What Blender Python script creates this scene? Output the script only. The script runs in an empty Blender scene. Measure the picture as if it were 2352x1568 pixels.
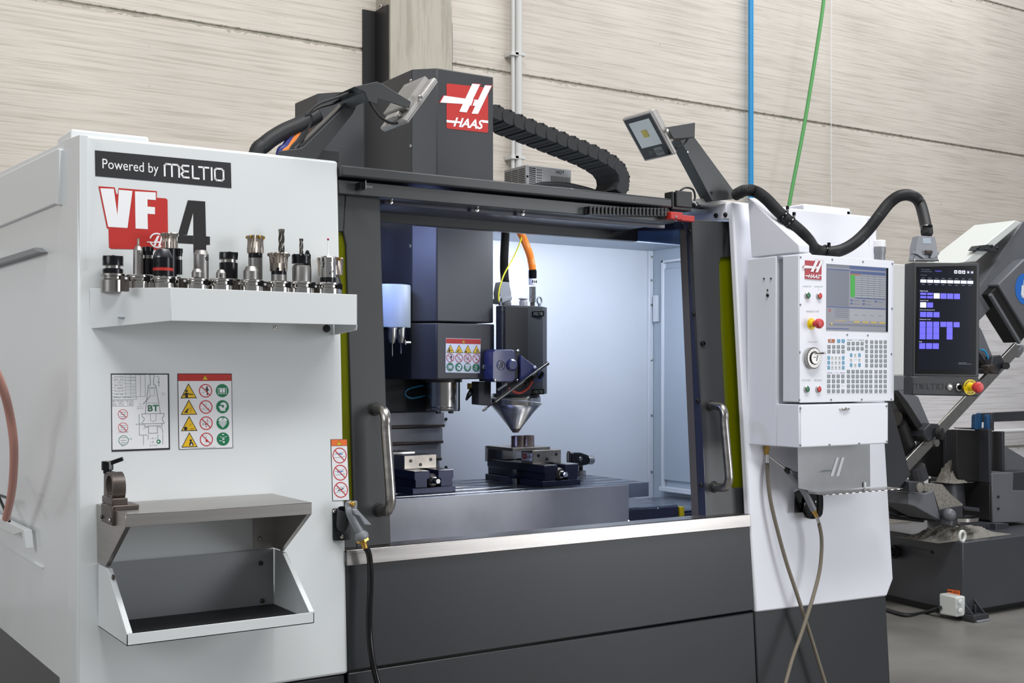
import bpy, bmesh, math, random
from mathutils import Vector, Matrix
random.seed(7)
V = Vector
# ------------------------------------------------------------------ camera
F = 2750.0; PSI = math.radians(33.07); HZ = 850.0; CH = 1.4
SN, CS = math.sin(PSI), math.cos(PSI)
scene = bpy.context.scene
cd = bpy.data.cameras.new('camera'); cam = bpy.data.objects.new('camera', cd)
scene.collection.objects.link(cam); scene.camera = cam
cam.location = (0, 0, CH); cam.rotation_euler = (math.pi/2, 0, -PSI)
cd.sensor_width = 36; cd.lens = 36*F/2352; cd.shift_y = (HZ-784)/2352
cd.clip_start = 0.05; cd.clip_end = 100
cd.dof.use_dof = True; cd.dof.focus_distance = 3.5; cd.dof.aperture_fstop = 20.0
# ------------------------------------------------------------------ light of the hall
scene.view_settings.view_transform = 'Standard'; scene.view_settings.look = 'None'
scene.view_settings.gamma = 1; scene.view_settings.exposure = 0.0
scene.view_settings.use_curve_mapping = False
w = bpy.data.worlds.new('hall'); scene.world = w; w.use_nodes = True
wn = w.node_tree; bg = wn.nodes['Background']
bg.inputs[0].default_value = (0.93, 0.96, 1.0, 1); bg.inputs[1].default_value = 0.22
def area(name, loc, target, sx, sy, power, col=(1, 1, 1)):
    l = bpy.data.lights.new(name, 'AREA'); l.shape = 'RECTANGLE'; l.size = sx; l.size_y = sy
    l.energy = power; l.color = col
    o = bpy.data.objects.new(name, l); scene.collection.objects.link(o)
    o.location = loc; o.rotation_euler = (V(target)-V(loc)).to_track_quat('-Z', 'Y').to_euler()
    return o
area('hall_lamp_row', (3.2, 0.9, 6.2), (2.2, 3.6, 1.0), 4, 1.0, 150, (1, 0.99, 0.97))
area('hall_lamp_row', (0.6, 0.3, 7.6), (1.6, 3.2, 1.2), 3.0, 1.4, 250, (1, 1, 1))
area('right_front_fill', (6.0, -1.9, 1.9), (2.9, 3.0, 1.2), 2.2, 2.6, 128, (0.94, 0.96, 1.0))  # added source for the sill's bright reflection and the right side, no real door
area('left_fill', (-4.2, 1.3, 3.6), (2.2, 3.0, 1.3), 3.0, 2.0, 105, (0.97, 0.98, 1.0))  # added lamp to brighten the left-facing sides, not a real window
area('hall_skylight', (8.5, 4.0, 7.5), (7.0, 7.3, 1.4), 6, 1.4, 295, (0.96, 0.97, 1.0))
area('hall_skylight', (1.0, 4.8, 7.0), (1.0, 7.4, 2.2), 5, 1.0, 50, (1.0, 0.97, 0.92))
area('enclosure_led', (3.0, 3.52, 1.93), (2.85, 4.2, 1.1), 0.9, 0.04, 8, (0.84, 0.89, 1.0))
area('enclosure_led', (2.52, 4.10, 1.94), (2.60, 4.2, 0.9), 0.4, 0.05, 4.5, (0.80, 0.84, 1.0))
area('enclosure_led', (1.75, 3.45, 1.93), (2.0, 3.9, 1.0), 0.4, 0.05, 8, (0.38, 0.48, 1.0))

# ------------------------------------------------------------------ rays: a pixel of the photograph -> a point in the hall
FW = V((SN, CS, 0)); RT = V((CS, -SN, 0)); UP = V((0, 0, 1)); C0 = V((0, 0, CH))
def ray(x, y): return FW + RT*((x-1176)/F) + UP*((HZ-y)/F)
def PN(x, y, p0, n):
    d = ray(x, y); p0 = V(p0); n = V(n)
    return C0 + d*((p0-C0).dot(n)/d.dot(n))
def PY(x, y, Y): return PN(x, y, (0, Y, 0), (0, 1, 0))
def PX(x, y, X): return PN(x, y, (X, 0, 0), (1, 0, 0))
def PZ(x, y, Z): return PN(x, y, (0, 0, Z), (0, 0, 1))
LK = 0.065
def PF(x, y, off=0.0): return PN(x, y, (0, 3.0+off, 1.0), (0, 1, -LK))
def PT(x, y, t): return C0 + ray(x, y)*t
def FY(z): return 3.0 + LK*(z-1.0)
def zz(pts, ox, oy, s): return [(ox+a/s, oy+b/s) for a, b in pts]
def prj(p):
    d = V(p)-C0; t = d.dot(FW); return (1176+F*d.dot(RT)/t, HZ-F*d.z/t)

# ------------------------------------------------------------------ materials
def srgb(c):
    return tuple([((x/255)/12.92 if x/255 <= .04045 else ((x/255+.055)/1.055)**2.4) for x in c])+(1,)
MC = {}
def mat(name, col, rough=.5, metal=0, noise=0, nscale=6, stretch=(1, 1, 1), bump=0, bscale=80, emit=0, alpha=1, coat=0, trans=0, rvar=0, bstretch=None):
    if name in MC: return MC[name]
    m = bpy.data.materials.new(name); m.use_nodes = True; nt = m.node_tree; N = nt.nodes; L = nt.links
    b = N['Principled BSDF']; c = srgb(col)
    b.inputs['Base Color'].default_value = c; b.inputs['Roughness'].default_value = rough; b.inputs['Metallic'].default_value = metal
    if coat: b.inputs['Coat Weight'].default_value = coat; b.inputs['Coat Roughness'].default_value = .08
    if trans: b.inputs['Transmission Weight'].default_value = trans; b.inputs['IOR'].default_value = 1.3
    if emit: b.inputs['Emission Color'].default_value = c; b.inputs['Emission Strength'].default_value = emit
    if noise or bump or rvar:
        tc = N.new('ShaderNodeTexCoord')
        def nz(scale, st, det=4):
            mp = N.new('ShaderNodeMapping'); mp.inputs['Scale'].default_value = st; L.new(tc.outputs['Object'], mp.inputs[0])
            n = N.new('ShaderNodeTexNoise'); n.inputs['Scale'].default_value = scale; n.inputs['Detail'].default_value = det
            L.new(mp.outputs[0], n.inputs['Vector']); return n
        n = nz(nscale, stretch)
        if noise:
            r = N.new('ShaderNodeValToRGB')
            r.color_ramp.elements[0].position = .3; r.color_ramp.elements[1].position = .7
            r.color_ramp.elements[0].color = tuple(x*(1-noise) for x in c[:3])+(1,)
            r.color_ramp.elements[1].color = tuple(min(1, x*(1+noise*.5)) for x in c[:3])+(1,)
            L.new(n.outputs[0], r.inputs[0]); L.new(r.outputs[0], b.inputs['Base Color'])
        if rvar:
            mr = N.new('ShaderNodeMapRange'); mr.inputs[3].default_value = max(.02, rough-rvar); mr.inputs[4].default_value = rough+rvar
            L.new(n.outputs[0], mr.inputs[0]); L.new(mr.outputs[0], b.inputs['Roughness'])
        if bump:
            n2 = nz(bscale, bstretch or stretch, 3); bp = N.new('ShaderNodeBump'); bp.inputs['Strength'].default_value = bump; bp.inputs['Distance'].default_value = .002
            L.new(n2.outputs[0], bp.inputs['Height']); L.new(bp.outputs[0], b.inputs['Normal'])
    MC[name] = m; return m
white = mat('panel_white', (222, 226, 227), .32, coat=.25, noise=.02, nscale=2)
whiteR = mat('panel_white_lit', (238, 239, 247), .34, coat=.25, noise=.02, nscale=2)  # panel white raised and cooled, stronger light of the right side in its colour
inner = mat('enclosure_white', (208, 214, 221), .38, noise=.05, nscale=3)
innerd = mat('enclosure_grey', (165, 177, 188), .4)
dark = mat('charcoal_paint', (56, 58, 60), .42, noise=.06, nscale=3, coat=.05)
skirt = mat('slate_paint', (36, 39, 43), .38, noise=.12, nscale=2, coat=0)
navy = mat('navy_steel', (46, 50, 72), .3, coat=.2)
unitm = mat('coolant_unit_paint', (58, 63, 104), .3, coat=.3)
headd = mat('head_charcoal', (52, 53, 56), .42, noise=.15, nscale=5, stretch=(1, 1, .3))
black = mat('black_plastic', (26, 26, 28), .45)
gloss = mat('gloss_black', (12, 12, 14), .12)
rubber = mat('black_rubber', (30, 31, 33), .55, bump=.2, bscale=200)
chain_m = mat('chain_nylon', (46, 46, 48), .8, bump=.3, bscale=150)
steel = mat('brushed_steel', (178, 174, 170), .30, 1, noise=.18, nscale=5, stretch=(.4, 1, 12), bump=.05, bscale=60, bstretch=(.3, 1, 25), rvar=.08)
stain = mat('stained_steel', (176, 176, 180), .45, .5, noise=.35, nscale=3, stretch=(1, 1, .7), rvar=.12)
shelfm = mat('shelf_steel', (172, 168, 165), .38, .85, noise=.10, nscale=8, stretch=(.3, 1, 8))
chrome = mat('chrome', (215, 212, 208), .14, 1)
satin = mat('satin_steel', (185, 182, 178), .26, 1, noise=.1, nscale=30)
ground_s = mat('ground_steel', (172, 165, 155), .38, 1, noise=.2, nscale=20)
tsteel = mat('table_steel', (150, 155, 165), .25, 1, noise=.3, nscale=8, stretch=(1, 6, 1), rvar=.1)
gun_grey = mat('cast_grey', (138, 141, 146), .45, .2)
hardox = mat('dark_cast', (92, 84, 80), .42, .6, noise=.25, nscale=20, bump=.2, bscale=120)
alu = mat('cast_aluminium', (176, 173, 170), .5, .35, noise=.08, nscale=30)
red = mat('logo_red', (188, 42, 36), .5)
redd = mat('badge_red', (176, 38, 50), .4)
ink = mat('ink_black', (30, 28, 30), .5)
paper = mat('print_white', (232, 233, 236), .5)
purew = mat('logo_white', (240, 240, 242), .45)
stickd = mat('sticker_dark', (42, 42, 46), .45)
yel = mat('sign_yellow', (235, 190, 20), .45)
sgreen = mat('sign_green', (12, 120, 78), .45)
sred = mat('sign_red', (200, 40, 48), .45)
orange = mat('label_orange', (235, 110, 35), .45)
lblue = mat('key_blue', (50, 150, 190), .45)
kgrey = mat('key_grey', (122, 130, 131), .45)
kwhite = mat('key_white', (214, 218, 214), .45)
korange = mat('key_orange', (180, 100, 50), .45)
btn_r = mat('button_red', (205, 50, 45), .4); btn_g = mat('button_green', (30, 110, 70), .4)
estop = mat('stop_red', (200, 55, 55), .42)
eyel = mat('stop_yellow', (232, 205, 30), .4)
brass = mat('brass', (200, 160, 85), .3, 1)
orangeh = mat('orange_conduit', (238, 130, 40), .45, bump=.6, bscale=1)
yelcord = mat('yellow_fibre', (225, 220, 40), .4)
blueh = mat('blue_pipe', (40, 145, 205), .35)
greenh = mat('green_cord', (88, 160, 90), .5)
bluecable = mat('blue_cable', (50, 60, 130), .4)
teal = mat('teal_hose', (20, 90, 120), .3)
redhose = mat('red_hose', (225, 75, 50), .35)
braid = mat('braided_hose', (128, 120, 105), .5, .3, bump=.8, bscale=400)
psu = mat('zinc_plate', (150, 151, 153), .4, .45, noise=.12, nscale=9)
pipe_m = mat('conduit_grey', (205, 205, 203), .45)
sawp = mat('saw_paint', (54, 55, 60), .42, noise=.12, nscale=4)
sawl = mat('saw_grey', (104, 106, 111), .42, noise=.1, nscale=3)
sawk = mat('saw_black_plate', (24, 23, 24), .5, noise=.3, nscale=5)
sawbase = mat('saw_base_paint', (62, 64, 70), .35, noise=.08, nscale=3, coat=.2)
chip = mat('metal_chips', (150, 146, 138), .7, .2, noise=.75, nscale=260, bump=1, bscale=260)
gold = mat('insert_gold', (200, 160, 70), .35, .8)
millm = mat('mill_nickel', (180, 170, 160), .32, 1, noise=.12, nscale=20)
tcoat = mat('endmill_coating', (125, 122, 115), .22, 1, noise=.6, nscale=60)
collet = mat('collet_black', (32, 33, 36), .24, .5)
holder = mat('holder_matt_steel', (150, 148, 146), .42, .9)
scr_dark = mat('screen_dark', (12, 15, 28), .12, emit=.25)
scr_violet = mat('screen_violet', (92, 86, 232), .3, emit=.5)
scr_white = mat('screen_white', (225, 230, 255), .3, emit=.5)
scr_grey = mat('screen_text', (110, 115, 130), .3, emit=.5)
lcd_grey = mat('lcd_grey', (135, 137, 146), .25, emit=.15)
lcd_mid = mat('lcd_panel', (112, 116, 128), .25, emit=.15)
lcd_blue = mat('lcd_blue', (72, 88, 132), .25, emit=.15)
lcd_green = mat('lcd_green', (58, 160, 60), .25, emit=.15)
lcd_yel = mat('lcd_yellow', (200, 172, 70), .25, emit=.15)
lcd_light = mat('lcd_light', (155, 157, 162), .25, emit=.15)
faint = mat('faint_print', (178, 180, 190), .4)
term = mat('terminal_grey', (42, 44, 47), .45)
badge_blue = mat('badge_blue', (40, 110, 200), .45)
clamp_blue = mat('grip_blue', (15, 75, 120), .4)
bevelw = mat('window_gasket', (88, 84, 84), .5)
led = mat('lamp_chip', (205, 190, 90), .4)
reflector = mat('lamp_reflector', (200, 202, 198), .25, .7)
woodchip = mat('rust_brown', (120, 80, 50), .7)

def glassy(name, col, amount, rough=.05):
    m = bpy.data.materials.new(name); m.use_nodes = True; N = m.node_tree.nodes; L = m.node_tree.links
    b = N['Principled BSDF']; b.inputs['Base Color'].default_value = srgb(col); b.inputs['Roughness'].default_value = rough
    t = N.new('ShaderNodeBsdfTransparent'); t.inputs[0].default_value = srgb(col)
    mx = N.new('ShaderNodeMixShader'); mx.inputs[0].default_value = amount
    L.new(t.outputs[0], mx.inputs[1]); L.new(b.outputs[0], mx.inputs[2]); L.new(mx.outputs[0], N['Material Output'].inputs[0])
    return m
ypane = glassy('yellow_window', (126, 132, 2), .6)
cpane = glassy('clear_pane', (120, 138, 168), .30)
acryl = glassy('acrylic', (190, 192, 196), .35, .2)

def concrete(name, col, speck, grain=(.06, 1, 1), seams=True):
    m = bpy.data.materials.new(name); m.use_nodes = True; N = m.node_tree.nodes; L = m.node_tree.links; b = N['Principled BSDF']
    b.inputs['Roughness'].default_value = .85; c = srgb(col)
    tc = N.new('ShaderNodeTexCoord')
    def nz(scale, st, det, rough=.5):
        mp = N.new('ShaderNodeMapping'); mp.inputs['Scale'].default_value = st; L.new(tc.outputs['Object'], mp.inputs[0])
        n = N.new('ShaderNodeTexNoise'); n.inputs['Scale'].default_value = scale; n.inputs['Detail'].default_value = det; n.inputs['Roughness'].default_value = rough; L.new(mp.outputs[0], n.inputs['Vector']); return n
    def ramp(src, p0, c0, p1, c1):
        r = N.new('ShaderNodeValToRGB'); e = r.color_ramp.elements; e[0].position = p0; e[0].color = c0; e[1].position = p1; e[1].color = c1; L.new(src, r.inputs[0]); return r.outputs[0]
    def mul(x, y, f=1):
        k = N.new('ShaderNodeMixRGB'); k.blend_type = 'MULTIPLY'; k.inputs[0].default_value = f; L.new(x, k.inputs[1]); L.new(y, k.inputs[2]); return k.outputs[0]
    a = nz(.9, (1, 1, 1), 5); s = nz(60, (grain[0]*.4, grain[1], grain[2]*(1 if seams else .5)), 4, .6); s2 = nz(16, (grain[0]*.5, grain[1], grain[2]), 5, .6); h = nz(30, (.45, 1, 1), 3)
    col_ = ramp(a.outputs[0], .3, tuple(x*.88 for x in c[:3])+(1,), .7, tuple(min(1, x*1.04) for x in c[:3])+(1,))
    col_ = mul(col_, ramp(s.outputs[0], .36, (.80, .79, .77, 1), .52, (1, 1, 1, 1)))
    col_ = mul(col_, ramp(s2.outputs[0], .32, (.92, .91, .90, 1), .50, (1, 1, 1, 1)))
    col_ = mul(col_, ramp(h.outputs[0], .245, (speck, speck, speck*.95, 1), .275, (1, 1, 1, 1)))
    if seams:
        # crumbled dirty lips along the joints between the precast panels
        sp = N.new('ShaderNodeSeparateXYZ'); L.new(tc.outputs['Object'], sp.inputs[0])
        def mth(op, x, y=None):
            k = N.new('ShaderNodeMath'); k.operation = op
            (L.new(x, k.inputs[0]) if hasattr(x, 'links') else setattr(k.inputs[0], 'default_value', x))
            if y is not None: (L.new(y, k.inputs[1]) if hasattr(y, 'links') else setattr(k.inputs[1], 'default_value', y))
            return k.outputs[0]
        z = mth('DIVIDE', mth('SUBTRACT', sp.outputs[2], .611), 1.501); fr = mth('FRACT', z); dst = mth('MINIMUM', fr, mth('SUBTRACT', 1.0, fr))
        g = nz(38, (.5, 1, 1), 4, .7); g2 = nz(2.5, (1, 1, 1), 3)
        thr = mth('MULTIPLY', mth('ADD', mth('MULTIPLY', g.outputs[0], .075), mth('MULTIPLY', g2.outputs[0], .02)), 1.0)
        mask = mth('GREATER_THAN', mth('SUBTRACT', thr, mth('MULTIPLY', dst, 1.0)), .0405)
        r = ramp(mask, .0, (1, 1, 1, 1), 1.0, (.58, .58, .56, 1)); col_ = mul(col_, r)
    L.new(col_, b.inputs['Base Color'])
    bp = N.new('ShaderNodeBump'); bp.inputs['Strength'].default_value = .6; bp.inputs['Distance'].default_value = .004
    L.new(s.outputs[0], bp.inputs['Height']); L.new(bp.outputs[0], b.inputs['Normal'])
    return m
conc = concrete('board_marked_concrete', (216, 208, 197), .62)
concw = concrete('limewashed_concrete', (240, 237, 238), .85)
rodm = mat('rod_steel', (120, 118, 116), .22, 1)
conc2 = concrete('pillar_concrete', (178, 173, 160), .75, (1, 1, .08), False)
floor_m = mat('concrete_floor', (126, 124, 120), .4, noise=.28, nscale=1.6, bump=.1, bscale=60, rvar=.12)

# ------------------------------------------------------------------ mesh builder
def frame(d, up=(0, 0, 1)):
    d = V(d).normalized(); up = V(up)
    if abs(d.dot(up)) > .98: up = V((0, 1, 0))
    s = d.cross(up).normalized(); u = s.cross(d).normalized()
    return s, u
def smooth_path(pts, k=6):
    pts = [V(p) for p in pts]; out = []
    for i in range(len(pts)-1):
        p0 = pts[max(0, i-1)]; p1 = pts[i]; p2 = pts[i+1]; p3 = pts[min(len(pts)-1, i+2)]
        for j in range(k):
            t = j/k
            out.append(.5*((2*p1)+(p2-p0)*t+(2*p0-5*p1+4*p2-p3)*t*t+(3*p1-p0-3*p2+p3)*t**3))
    out.append(pts[-1]); return out
TEXTC = {}
def text_geo(s, bold=0.0, shear=0.0):
    key = (s, bold, shear)
    if key in TEXTC: return TEXTC[key]
    c = bpy.data.curves.new('t', 'FONT'); c.body = s; c.resolution_u = 3; c.offset = bold; c.shear = shear
    o = bpy.data.objects.new('t', c); scene.collection.objects.link(o)
    dg = bpy.context.evaluated_depsgraph_get(); dg.update()
    me = bpy.data.meshes.new_from_object(o.evaluated_get(dg))
    vs = [(v.co.x, v.co.y) for v in me.vertices]; fs = [tuple(p.vertices) for p in me.polygons]
    bpy.data.objects.remove(o); bpy.data.meshes.remove(me); bpy.data.curves.remove(c)
    x0 = min(a for a, b in vs); x1 = max(a for a, b in vs); y0 = min(b for a, b in vs); y1 = max(b for a, b in vs)
    vs = [((a-x0)/(x1-x0), (b-y0)/(y1-y0)) for a, b in vs]
    TEXTC[key] = (vs, fs, (x1-x0)/(y1-y0)); return TEXTC[key]
class MB:
    def __init__(s): s.v = []; s.f = []; s.mi = []; s.mats = []; s.soft = False
    def m(s, mt):
        if mt not in s.mats: s.mats.append(mt)
        return s.mats.index(mt)
    def add(s, vs, fs, mt):
        n = len(s.v); k = s.m(mt); s.v += [V(p) for p in vs]
        for f in fs: s.f.append(tuple(i+n for i in f)); s.mi.append(k)
        return s
    def box(s, x0, x1, y0, y1, z0, z1, mt):
        return s.add([(x0, y0, z0), (x1, y0, z0), (x1, y1, z0), (x0, y1, z0), (x0, y0, z1), (x1, y0, z1), (x1, y1, z1), (x0, y1, z1)],
                     [(0, 3, 2, 1), (4, 5, 6, 7), (0, 1, 5, 4), (1, 2, 6, 5), (2, 3, 7, 6), (3, 0, 4, 7)], mt)
    def obox(s, c, a, b, d, mt):
        c, a, b, d = V(c), V(a), V(b), V(d)
        vs = [c-a-b-d, c+a-b-d, c+a+b-d, c-a+b-d, c-a-b+d, c+a-b+d, c+a+b+d, c-a+b+d]
        return s.add(vs, [(0, 3, 2, 1), (4, 5, 6, 7), (0, 1, 5, 4), (1, 2, 6, 5), (2, 3, 7, 6), (3, 0, 4, 7)], mt)
    def bar(s, p0, p1, w, h, mt, up=(0, 0, 1)):
        p0, p1 = V(p0), V(p1); a, b = frame(p1-p0, up)
        return s.obox((p0+p1)/2, (p1-p0)/2, a*w/2, b*h/2, mt)
    def prism(s, pts, vec, mt):
        pts = [V(p) for p in pts]; vec = V(vec); n = len(pts)
        fs = [tuple(range(n)), tuple(range(2*n-1, n-1, -1))]+[(i, i+n, (i+1) % n+n, (i+1) % n) for i in range(n)]
        return s.add(pts+[p+vec for p in pts], fs, mt)
    def poly(s, pts, mt): return s.add(pts, [tuple(range(len(pts)))], mt)
    def cyl(s, p0, p1, r0, mt, r1=None, n=20):
        return s.lathe(p0, V(p1)-V(p0), [(r0, 0), (r0 if r1 is None else r1, (V(p1)-V(p0)).length)], mt, n)
    def lathe(s, o, ax, prof, mt, n=24, lobes=0, depth=0, twist=0, closed=False):
        o = V(o); ax = V(ax).normalized(); a, b = frame(ax); vs = []; fs = []
        for k, (r, h) in enumerate(prof):
            for i in range(n):
                th = 2*math.pi*i/n; rr = r
                if lobes: rr = r*(1-depth*(.5+.5*math.cos(lobes*(th+twist*h)))**1.5)
                vs.append(o+ax*h+(a*math.cos(th)+b*math.sin(th))*rr)
        for k in range(len(prof)-1):
            for i in range(n):
                j = (i+1) % n; fs.append((k*n+i, k*n+j, k*n+n+j, k*n+n+i))
        if closed:
            m = len(prof)-1
            for i in range(n):
                j = (i+1) % n; fs.append((m*n+i, m*n+j, j, i))
        else:
            fs.append(tuple(range(n-1, -1, -1))); m = (len(prof)-1)*n; fs.append(tuple(m+i for i in range(n)))
        return s.add(vs, fs, mt)
    def tube(s, pts, r, mt, n=10, k=6, ribs=None, closed=False):
        s.soft = True; P = smooth_path(pts, k) if k else [V(p) for p in pts]
        vs = []; fs = []; a = None
        for i, p in enumerate(P):
            d = (P[min(len(P)-1, i+1)]-P[max(0, i-1)]).normalized()
            if a is None: a, b = frame(d)
            else:
                a = (a-d*a.dot(d)).normalized(); b = a.cross(d).normalized()*-1
                b = d.cross(a).normalized()
            rr = r*(1-(ribs if (ribs and i % 2) else 0))
            for q in range(n):
                th = 2*math.pi*q/n; vs.append(p+(a*math.cos(th)+b*math.sin(th))*rr)
        for i in range(len(P)-1):
            for q in range(n):
                j = (q+1) % n; fs.append((i*n+q, i*n+j, i*n+n+j, i*n+n+q))
        fs.append(tuple(range(n-1, -1, -1))); m = (len(P)-1)*n; fs.append(tuple(m+q for q in range(n)))
        return s.add(vs, fs, mt)
    def ring(s, c, nrm, R, r, mt, n=24, q=8):
        s.soft = True
        a, b = frame(nrm); c = V(c); nrm = V(nrm).normalized(); vs = []; fs = []
        for i in range(n):
            th = 2*math.pi*i/n; d = a*math.cos(th)+b*math.sin(th)
            for j in range(q):
                ph = 2*math.pi*j/q; vs.append(c+d*(R+r*math.cos(ph))+nrm*r*math.sin(ph))
        for i in range(n):
            for j in range(q):
                fs.append((i*q+j, i*q+(j+1) % q, ((i+1) % n)*q+(j+1) % q, ((i+1) % n)*q+j))
        return s.add(vs, fs, mt)
    def ball(s, c, r, mt, n=14):
        s.soft = True
        m = n//2; prof = [(max(1e-4, r*math.sin(math.pi*i/m)), -r*math.cos(math.pi*i/m)) for i in range(m+1)]
        return s.lathe(c, (0, 0, 1), prof, mt, n)
    def screw(s, c, nrm, r, mt):
        nrm = V(nrm).normalized()
        return s.lathe(V(c), nrm, [(r, 0), (r, r*.35), (r*.75, r*.7), (r*.35, r*.75), (r*.3, r*.3)], mt, 10)
    def build(s, name, parent=None, bevel=0, seg=2, origin=None, smooth=True, kind=None, label=None):
        off = origin if origin is not None else wpos(parent)
        me = bpy.data.meshes.new(name); me.from_pydata([p-V(off) for p in s.v], [], s.f)
        for mt in s.mats: me.materials.append(mt)
        me.polygons.foreach_set('material_index', s.mi)
        bm = bmesh.new(); bm.from_mesh(me); bmesh.ops.recalc_face_normals(bm, faces=bm.faces); bm.to_mesh(me); bm.free()
        if smooth:
            me.polygons.foreach_set('use_smooth', [True]*len(me.polygons)); me.set_sharp_from_angle(angle=math.radians(50 if s.soft else 23))
        o = bpy.data.objects.new(name, me); scene.collection.objects.link(o)
        if parent is not None: o.parent = parent
        if origin is not None: o.location = V(origin)-wpos(parent)
        if bevel:
            bv = o.modifiers.new('bevel', 'BEVEL'); bv.width = bevel; bv.segments = seg; bv.limit_method = 'ANGLE'; bv.angle_limit = math.radians(40); bv.harden_normals = False
        if kind: o['kind'] = kind
        if label: o['label'] = label
        return o
def wpos(o):
    p = V((0, 0, 0))
    while o is not None: p += V(o.location); o = o.parent
    return p
def thing(name, label, cat, loc, group=None):
    o = bpy.data.objects.new(name, None); scene.collection.objects.link(o); o.location = loc; o.empty_display_size = .05
    o['label'] = label; o['category'] = cat
    if group: o['group'] = group
    return o
def tag(o, label, cat, group=None):
    o['label'] = label; o['category'] = cat
    if group: o['group'] = group
    return o
def dup(o, parent, loc, rot=None):
    c = o.copy(); scene.collection.objects.link(c); c.parent = parent; c.location = loc
    if rot is not None: c.rotation_euler = rot
    return c
class Quad:
    """a flat print: unit square (s right, t up) laid on a real surface"""
    def __init__(s, bl, br, tr, tl, n): s.p = [V(bl), V(br), V(tr), V(tl)]; s.n = V(n).normalized(); s.w = (s.p[1]-s.p[0]).length; s.h = (s.p[3]-s.p[0]).length
    def at(s, a, b, off=0):
        p = s.p; return (p[0]*(1-a)+p[1]*a)*(1-b)+(p[3]*(1-a)+p[2]*a)*b+s.n*off
    def poly(s, mb, pts, mt, off=.0006): mb.poly([s.at(a, b, off) for a, b in pts], mt)
    def rect(s, mb, a0, a1, b0, b1, mt, off=.0006): s.poly(mb, [(a0, b0), (a1, b0), (a1, b1), (a0, b1)], mt, off)
    def disc(s, mb, a, b, r, mt, off=.0006, n=24, r2=0):
        P = [(a+r*math.cos(2*math.pi*i/n)/s.w, b+r*math.sin(2*math.pi*i/n)/s.h) for i in range(n)]
        if not r2: return s.poly(mb, P, mt, off)
        Q = [(a+r2*math.cos(2*math.pi*i/n)/s.w, b+r2*math.sin(2*math.pi*i/n)/s.h) for i in range(n)]
        mb.add([s.at(x, y, off) for x, y in P+Q], [(i, (i+1) % n, (i+1) % n+n, i+n) for i in range(n)], mt)
    def line(s, mb, pts, wd, mt, off=.0007):
        for (a, b), (c, d) in zip(pts[:-1], pts[1:]):
            dx, dy = (c-a)*s.w, (d-b)*s.h; L = math.hypot(dx, dy) or 1; nx, ny = -dy/L*wd/2/s.w, dx/L*wd/2/s.h; ex, ey = dx/L*wd/2/s.w, dy/L*wd/2/s.h
            s.poly(mb, [(a+nx-ex, b+ny-ey), (a-nx-ex, b-ny-ey), (c-nx+ex, d-ny+ey), (c+nx+ex, d+ny+ey)], mt, off)
    def text(s, mb, txt, a0, a1, b0, b1, mt, off=.0008, bold=0, shear=0):
        vs, fs, _ = text_geo(txt, bold, shear)
        mb.add([s.at(a0+x*(a1-a0), b0+y*(b1-b0), off) for x, y in vs], fs, mt)
    def slab(s, mb, mt, th=.0008):
        mb.prism([s.at(0, 0, .0001), s.at(1, 0, .0001), s.at(1, 1, .0001), s.at(0, 1, .0001)], s.n*(th-.0004), mt)
FN = V((0, -1, LK)).normalized()
def QF(tl, tr, br, bl, off=-.0005):
    return Quad(PF(*bl, off), PF(*br, off), PF(*tr, off), PF(*tl, off), FN)

def haas_mark(q, mb, word=True, wm=purew, rm=red):
    H = [[(.61, 1.05), (.80, 1.053), (.477, .40), (.30, .403)], [(-.057, .72), (.56, .70), (.45, .583), (-.147, .557)],
         [(.917, 1.044), (1.083, 1.05), (.75, .394), (.593, .385)], [(.62, .70), (.82, .71), (.75, .57), (.55, .56)]]
    for p in H:
        cx = sum(a for a, b in p)/4; cy = sum(b for a, b in p)/4
        q.poly(mb, [(cx+(a-cx)*1.06+(.012 if a > cx else -.012), cy+(b-cy)*1.04) for a, b in p], rm, .0012)
    for i, p in enumerate(H): q.poly(mb, p, wm, .0014+i*.0001)
    q.line(mb, [(.645, .68), (.575, .50)], q.w*.03, rm, .0019)
    if word:
        q.text(mb, 'HAAS', .16, .90, .06, .27, wm, .0012, .03, .35)
        q.rect(mb, 0, .2, .135, .19, wm, .0011); q.rect(mb, .86, 1.0, .215, .27, wm, .0011)
def rounded(q, mb, mt, r=.05, off=.0006, th=0.0):
    P = []
    for cx, cy, a0 in ((1-r, 1-r, 0), (r, 1-r, 90), (r, r, 180), (1-r, r, 270)):
        for k in range(5):
            a = math.radians(a0+k*22.5); P.append((cx+r*math.cos(a), cy+r*math.sin(a)*q.w/q.h if False else cy+r*math.sin(a)))
    if th: mb.prism([q.at(a, b, 0) for a, b in P], q.n*th, mt)
    else: q.poly(mb, P, mt, off)
# ================================================================== the hall
def struct(o): o['kind'] = 'structure'; return o
struct(MB().box(-5, 16, -3, 7.5, -.05, 0, floor_m).build('floor'))
WY = 7.5
wallb = struct(MB().box(-5, 16, WY+.012, WY+.25, 0, 7.2, conc2).build('wall_back'))
zj = [0.0, .617, 2.117, 3.617, 5.12, 6.62]
for k in range(5):
    for (x0, x1) in ((-5, 4.0), (4.0, 16)):
        b = MB(); g = .012
        b.box(x0+g/2, x1-g/2, WY, WY+.02, zj[k]+(.006 if k else 0), zj[k+1]-g, concw if k < 2 else conc)
        b.build('panel', wallb, bevel=.008, seg=2)
pc = MB(); pc.box(3.752, 4.235, 7.277, WY, 0, 7.2, conc2)
pill = struct(pc.build('trim_1', bevel=.012)); pill['label'] = 'grey concrete pillar standing proud of the back wall'
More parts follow.
